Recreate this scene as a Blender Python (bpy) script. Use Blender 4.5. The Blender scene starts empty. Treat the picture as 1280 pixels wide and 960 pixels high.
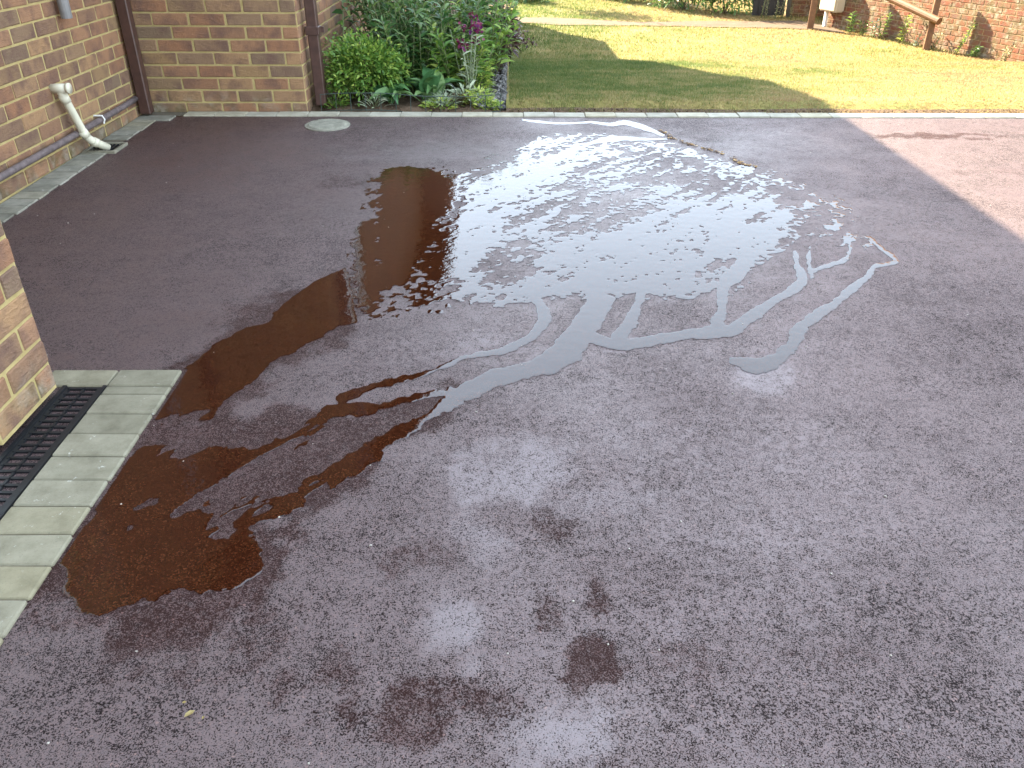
import bpy, bmesh, math, random
import numpy as np
from mathutils import Vector, Matrix
random.seed(7); RNG = np.random.default_rng(11)
SC = bpy.context.scene
COL = SC.collection
# ------------------------------------------------------------------ camera
cam_d = bpy.data.cameras.new('camera'); cam = bpy.data.objects.new('camera', cam_d); COL.objects.link(cam)
cam_d.sensor_width = 36.0; cam_d.lens = 1007.8 / 1280 * 36.0; cam_d.clip_start = 0.05; cam_d.clip_end = 500
R2 = Vector((0.99999199, -0.00274521, 0.00291218)); U2 = Vector((-0.0010775, 0.51611445, 0.85651895)); B2 = Vector((-0.00385434, -0.85651523, 0.51610736))
cam.matrix_world = Matrix(((R2.x, U2.x, B2.x, 0), (R2.y, U2.y, B2.y, 0), (R2.z, U2.z, B2.z, 1.2377), (0, 0, 0, 1)))
SC.camera = cam
# ------------------------------------------------------------------ light
SUN_EL = math.radians(35); SUN_AZ = math.radians(-36.87)      # sun ahead and to the left
w = bpy.data.worlds.new('World'); SC.world = w; w.use_nodes = True
nt = w.node_tree; nt.nodes.clear()
out = nt.nodes.new('ShaderNodeOutputWorld'); bg = nt.nodes.new('ShaderNodeBackground'); sky = nt.nodes.new('ShaderNodeTexSky')
sky.sky_type = 'NISHITA'; sky.sun_disc = False; sky.sun_elevation = SUN_EL; sky.sun_rotation = SUN_AZ
sky.air_density = 1.0; sky.dust_density = 0.25; sky.ozone_density = 1.0
bg.inputs[1].default_value = 0.05
hs = nt.nodes.new('ShaderNodeHueSaturation'); hs.inputs['Saturation'].default_value = 0.55      # thin high haze pales the blue
nt.links.new(sky.outputs[0], hs.inputs['Color']); nt.links.new(hs.outputs[0], bg.inputs[0])
veil = nt.nodes.new('ShaderNodeBackground'); veil.inputs[0].default_value = (.83, .98, 1.11, 1); veil.inputs[1].default_value = 0.27   # even light added to brighten sky and shade, as if thin high cloud
add = nt.nodes.new('ShaderNodeAddShader'); nt.links.new(bg.outputs[0], add.inputs[0]); nt.links.new(veil.outputs[0], add.inputs[1]); nt.links.new(add.outputs[0], out.inputs[0])
sun_d = bpy.data.lights.new('sun', 'SUN'); sun_d.energy = 5.0; sun_d.angle = math.radians(0.5); sun_d.color = (1.0, 0.85, 0.60)
sun = bpy.data.objects.new('sun', sun_d); COL.objects.link(sun)
SDIR = Vector((math.sin(SUN_AZ) * math.cos(SUN_EL), math.cos(SUN_AZ) * math.cos(SUN_EL), math.sin(SUN_EL)))
sun.rotation_euler = SDIR.to_track_quat('Z', 'Y').to_euler()
SC.view_settings.view_transform = 'Standard'; SC.view_settings.look = 'None'; SC.view_settings.gamma = 1.0
SC.view_settings.exposure = 3.2
SC.cycles.max_bounces = 8; SC.cycles.transparent_max_bounces = 8
# ------------------------------------------------------------------ ground functions
def G(x, y): return 0.0137 * (y - 1.5)
def vnoise(x, y, seed=0):
    x = np.asarray(x, float); y = np.asarray(y, float)
    xi = np.floor(x).astype(np.int64); yi = np.floor(y).astype(np.int64); fx = x - xi; fy = y - yi
    fx = fx * fx * (3 - 2 * fx); fy = fy * fy * (3 - 2 * fy)
    def h(a, b):
        n = (a * 374761393 + b * 668265263 + seed * 982451653) & 0xffffffff
        n = ((n ^ (n >> 13)) * 1274126177) & 0xffffffff
        n = ((n ^ (n >> 16)) * 2246822519) & 0xffffffff
        return ((n ^ (n >> 15)) & 0xffff) / 65535.0
    return (h(xi, yi) * (1 - fx) + h(xi + 1, yi) * fx) * (1 - fy) + (h(xi, yi + 1) * (1 - fx) + h(xi + 1, yi + 1) * fx) * fy
def fbm(x, y, seed=0, o=3):
    r = 0; a = 1; t = 0
    for i in range(o):
        r = r + a * vnoise(x * 2 ** i, y * 2 ** i, seed + i * 17); t += a; a *= .55
    return r / t
def lawnz(x, y):
    x = np.asarray(x, float); y = np.asarray(y, float)
    base = np.where(y < 5.55, .045 + .25 * (y - 5.36), .0925 - .123 * (y - 5.55))
    base = np.maximum(base, -.70 + .0 * y)
    return base + .02 * (fbm(x * 1.3, y * 1.3, 5) - .5)
# ------------------------------------------------------------------ object helpers
def link(o, parent=None, kind=None, label=None, cat=None, group=None):
    COL.objects.link(o)
    if parent is not None: o.parent = parent
    if kind: o['kind'] = kind
    if label: o['label'] = label
    if cat: o['category'] = cat
    if group: o['group'] = group
    return o
def empty(name, loc, label, cat, group=None):
    o = bpy.data.objects.new(name, None); o.location = loc; o.empty_display_size = .1
    return link(o, None, None, label, cat, group)
def mesh_np(name, V, faces, mat, attrs=None, smooth=False):
    """faces: list of int arrays (n,k)"""
    me = bpy.data.meshes.new(name); V = np.asarray(V, np.float32)
    faces = [np.asarray(f, np.int32) for f in faces if len(f)]
    me.vertices.add(len(V)); me.vertices.foreach_set('co', V.ravel())
    nl = sum(f.size for f in faces); nf = sum(len(f) for f in faces)
    me.loops.add(nl); me.polygons.add(nf)
    me.loops.foreach_set('vertex_index', np.concatenate([f.ravel() for f in faces]))
    tot = np.concatenate([np.full(len(f), f.shape[1], np.int32) for f in faces]); st = np.concatenate([[0], np.cumsum(tot)[:-1]]).astype(np.int32)
    me.polygons.foreach_set('loop_start', st); me.polygons.foreach_set('loop_total', tot)
    if smooth: me.polygons.foreach_set('use_smooth', np.ones(nf, bool))
    if attrs:
        for k, a in attrs.items():
            at = me.attributes.new(k, 'FLOAT', 'POINT'); at.data.foreach_set('value', np.asarray(a, np.float32))
    me.update(calc_edges=True); me.validate(); me.materials.append(mat)
    return me
def obj_np(name, V, faces, mat, parent=None, attrs=None, smooth=False, **k):
    return link(bpy.data.objects.new(name, mesh_np(name, V, faces, mat, attrs, smooth)), parent, **k)
def obj_bm(name, bm, mat, parent=None, smooth=False, **k):
    me = bpy.data.meshes.new(name); bm.normal_update(); bm.to_mesh(me); bm.free(); me.materials.append(mat)
    if smooth: me.polygons.foreach_set('use_smooth', np.ones(len(me.polygons), bool))
    return link(bpy.data.objects.new(name, me), parent, **k)
def add_box(bm, x0, x1, y0, y1, z0, z1, bev=0.0, M=None):
    r = bmesh.ops.create_cube(bm, size=1.0); vs = r['verts']
    for v in vs: v.co = Vector((x0 + (v.co.x + .5) * (x1 - x0), y0 + (v.co.y + .5) * (y1 - y0), z0 + (v.co.z + .5) * (z1 - z0)))
    if bev:
        es = list({e for v in vs for e in v.link_edges})
        b = bmesh.ops.bevel(bm, geom=es, offset=bev, segments=1, affect='EDGES', profile=.5); vs = list({v for f in b['faces'] for v in f.verts} | {v for v in vs if v.is_valid})
    if M is not None:
        for v in vs: v.co = M @ v.co
    return vs
def add_tube(bm, pts, rad, n=10, cap=True):
    pts = [Vector(p) for p in pts]; rings = []
    rad = rad if isinstance(rad, (list, tuple)) else [rad] * len(pts)
    for i, p in enumerate(pts):
        d = (pts[min(i + 1, len(pts) - 1)] - pts[max(i - 1, 0)]).normalized()
        a = d.cross(Vector((0, 0, 1)))
        if a.length < 1e-3: a = d.cross(Vector((0, 1, 0)))
        a.normalize(); b = d.cross(a)
        rings.append([bm.verts.new(p + (a * math.cos(t) + b * math.sin(t)) * rad[i]) for t in [2 * math.pi * k / n for k in range(n)]])
    for A, B in zip(rings, rings[1:]):
        for k in range(n): bm.faces.new((A[k], A[(k + 1) % n], B[(k + 1) % n], B[k]))
    if cap:
        bm.faces.new(rings[0][::-1]); bm.faces.new(rings[-1])
# ------------------------------------------------------------------ materials
def mat(name):
    m = bpy.data.materials.new(name); m.use_nodes = True; n = m.node_tree.nodes
    return m, m.node_tree, n['Principled BSDF']
def N(t, typ, **kw):
    n = t.nodes.new(typ)
    for k, v in kw.items():
        if k.startswith('i_'):
            key = k[2:]; key = int(key) if key.isdigit() else key
            n.inputs[key].default_value = v
        else: setattr(n, k, v)
    return n
def ramp(t, src, stops):
    r = t.nodes.new('ShaderNodeValToRGB'); e = r.color_ramp.elements
    while len(e) < len(stops): e.new(.5)
    for el, (p, c) in zip(e, stops):
        el.position = p; el.color = (*c, 1) if len(c) == 3 else c
    t.links.new(src, r.inputs[0]); return r.outputs[0]
def noise(t, vec, scale, detail=3, rough=.55, out=0):
    n = N(t, 'ShaderNodeTexNoise'); n.inputs['Scale'].default_value = scale; n.inputs['Detail'].default_value = detail; n.inputs['Roughness'].default_value = rough
    if vec is not None: t.links.new(vec, n.inputs['Vector'])
    return n.outputs[out]
def mixc(t, a, b, f, mode='MIX'):
    m = N(t, 'ShaderNodeMix', data_type='RGBA', blend_type=mode)
    for s, i in ((f, 0), (a, 6), (b, 7)):
        if hasattr(s, 'node'): t.links.new(s, m.inputs[i])
        else: m.inputs[i].default_value = s if i == 0 else ((*s, 1) if len(s) == 3 else s)
    return m.outputs[2]
def math_(t, op, a, b=0.0, c=None, clamp=False):
    m = N(t, 'ShaderNodeMath', operation=op, use_clamp=clamp)
    for i, s in enumerate((a, b) if c is None else (a, b, c)):
        if hasattr(s, 'node'): t.links.new(s, m.inputs[i])
        else: m.inputs[i].default_value = s
    return m.outputs[0]
def bump(t, b, h, strength, dist):
    n = N(t, 'ShaderNodeBump'); n.inputs['Strength'].default_value = strength; n.inputs['Distance'].default_value = dist
    t.links.new(h, n.inputs['Height']); t.links.new(n.outputs[0], b.inputs['Normal']); return n
def objco(t): return N(t, 'ShaderNodeTexCoord').outputs['Object']
def geopos(t): return N(t, 'ShaderNodeNewGeometry').outputs['Position']
def simple(name, col, rough=.6, var=.15, scale=30, bmp=0, spec=.5, metal=0):
    m, t, b = mat(name); p = objco(t); n = noise(t, p, scale, 4)
    c0 = tuple(c * (1 - var) for c in col); c1 = tuple(min(1, c * (1 + var)) for c in col)
    t.links.new(ramp(t, n, [(.3, c0), (.7, c1)]), b.inputs['Base Color']); b.inputs['Roughness'].default_value = rough
    b.inputs['Specular IOR Level'].default_value = spec; b.inputs['Metallic'].default_value = metal
    if bmp: bump(t, b, noise(t, p, scale * 3, 3), .6, bmp)
    return m
def brick_mat(name, island, stops, joint_dark=False):
    m, t, b = mat(name); p = geopos(t)
    r = N(t, 'ShaderNodeNewGeometry').outputs['Random Per Island'] if island else N(t, 'ShaderNodeObjectInfo').outputs['Random']
    base = ramp(t, r, stops); base.node.color_ramp.interpolation = 'LINEAR'
    # each brick gets its own patch of the cloudy firing colour
    cv = N(t, 'ShaderNodeCombineXYZ'); t.links.new(math_(t, 'MULTIPLY', r, 37.0), cv.inputs[0]); t.links.new(math_(t, 'MULTIPLY', r, 91.0), cv.inputs[2])
    va = N(t, 'ShaderNodeVectorMath', operation='ADD'); t.links.new(p, va.inputs[0]); t.links.new(cv.outputs[0], va.inputs[1])
    cl = noise(t, va.outputs[0], 9, 3, .6)
    c = mixc(t, base, (.13, .075, .06), ramp(t, cl, [(.44, (0, 0, 0)), (.68, (.8, .8, .8))]))
    fine = noise(t, p, 140, 4, .65)
    c = mixc(t, c, (.42, .25, .17), ramp(t, fine, [(.55, (0, 0, 0)), (.85, (.35, .35, .35))]))
    c = mixc(t, c, (.10, .05, .04), ramp(t, noise(t, p, 320, 2), [(.62, (0, 0, 0)), (.8, (.6, .6, .6))]))
    # damp green and grey bloom on the lowest courses, broken up by noise
    sz = N(t, 'ShaderNodeSeparateXYZ'); t.links.new(p, sz.inputs[0])
    low = math_(t, 'MULTIPLY', math_(t, 'SUBTRACT', .21, sz.outputs[2]), 7.0, clamp=True); low = math_(t, 'MULTIPLY', low, ramp(t, noise(t, p, 7, 5, .65), [(.42, (0, 0, 0)), (.62, (1, 1, 1))]))
    c = mixc(t, c, mixc(t, (.085, .082, .035), (.27, .245, .19), ramp(t, noise(t, p, 16, 4), [(.45, (0, 0, 0)), (.6, (1, 1, 1))])), math_(t, 'MULTIPLY', low, .75))
    t.links.new(c, b.inputs['Base Color']); b.inputs['Roughness'].default_value = .85; b.inputs['Specular IOR Level'].default_value = .25
    # drag creases
    mp = N(t, 'ShaderNodeMapping'); mp.inputs['Scale'].default_value = (1, 1, 2.6); t.links.new(va.outputs[0], mp.inputs[0])
    cr = noise(t, mp.outputs[0], 26, 5, .6)
    h = math_(t, 'ADD', math_(t, 'MULTIPLY', math_(t, 'ABSOLUTE', math_(t, 'SUBTRACT', cr, .5)), 1.2), math_(t, 'MULTIPLY', fine, .35))
    bump(t, b, h, .9, .011)
    return m
BR = [(0, (0.309, 0.177, 0.101)), (.25, (0.274, 0.139, 0.077)), (.45, (0.215, 0.134, 0.084)), (.6, (0.334, 0.201, 0.105)), (.8, (0.180, 0.124, 0.084)), (1, (0.282, 0.177, 0.088))]
M_BRICK = brick_mat('brick', False, BR); M_BRICKS = brick_mat('brickwork', True, BR)
BR2 = [(0, (0.176, 0.057, 0.029)), (.3, (0.158, 0.047, 0.024)), (.55, (0.132, 0.043, 0.024)), (.7, (0.184, 0.067, 0.034)), (.88, (0.149, 0.079, 0.044)), (1, (0.167, 0.052, 0.025))]
M_NBRICK = brick_mat('red_brick', False, BR2); M_NBRICKS = brick_mat('red_brickwork', True, BR2)
def mortar_mat(name, c0, c1):
    m, t, b = mat(name); p = geopos(t)
    c = ramp(t, noise(t, p, 22, 5, .65), [(.3, c0), (.7, c1)])
    c = mixc(t, c, (.16, .12, .07), ramp(t, noise(t, p, 260, 2), [(.6, (0, 0, 0)), (.75, (.6, .6, .6))]))
    t.links.new(c, b.inputs['Base Color']); b.inputs['Roughness'].default_value = .95; b.inputs['Specular IOR Level'].default_value = .2
    bump(t, b, noise(t, p, 300, 3), .8, .003); return m
M_MORTAR = mortar_mat('sandy_mortar', (0.339, 0.268, 0.113), (0.451, 0.362, 0.169)); M_NMORTAR = mortar_mat('grey_mortar', (0.200, 0.143, 0.080), (0.300, 0.224, 0.132))
WETPOOL = [(-1.02,1.953),(-1.01,2.085),(-0.844,2.51),(-0.591,2.811),(-0.504,2.451),(-0.735,2.086),(-0.844,1.833),(-0.48,1.872),(-0.177,1.997),(-0.379,1.655),(-0.55,1.442),(-0.522,1.264),(-0.574,1.154),(-0.72,1.113),(-0.881,1.154),(-0.965,1.264),(-0.976,1.528)]
BLOOM = [(0.008,1.622,0.22,0.16,0.8),(-0.064,1.362,0.1,0.12,0.7),(-0.106,1.154,0.06,0.14,0.9),(-0.069,1.017,0.04,0.06,0.9),(0.09,0.891,0.16,0.06,1.0),(-0.066,2.233,0.25,0.15,0.5),(0.756,2.089,0.1,0.1,0.8),(0.24,1.529,0.25,0.1,0.6),(0.551,1.312,0.4,0.2,0.35),(-0.512,4.458,0.35,0.2,0.5),(0.765,1.725,0.5,0.25,0.3),(-0.008,0.915,0.1,0.05,0.7),(0.449,1.724,0.3,0.15,0.35)]
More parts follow.
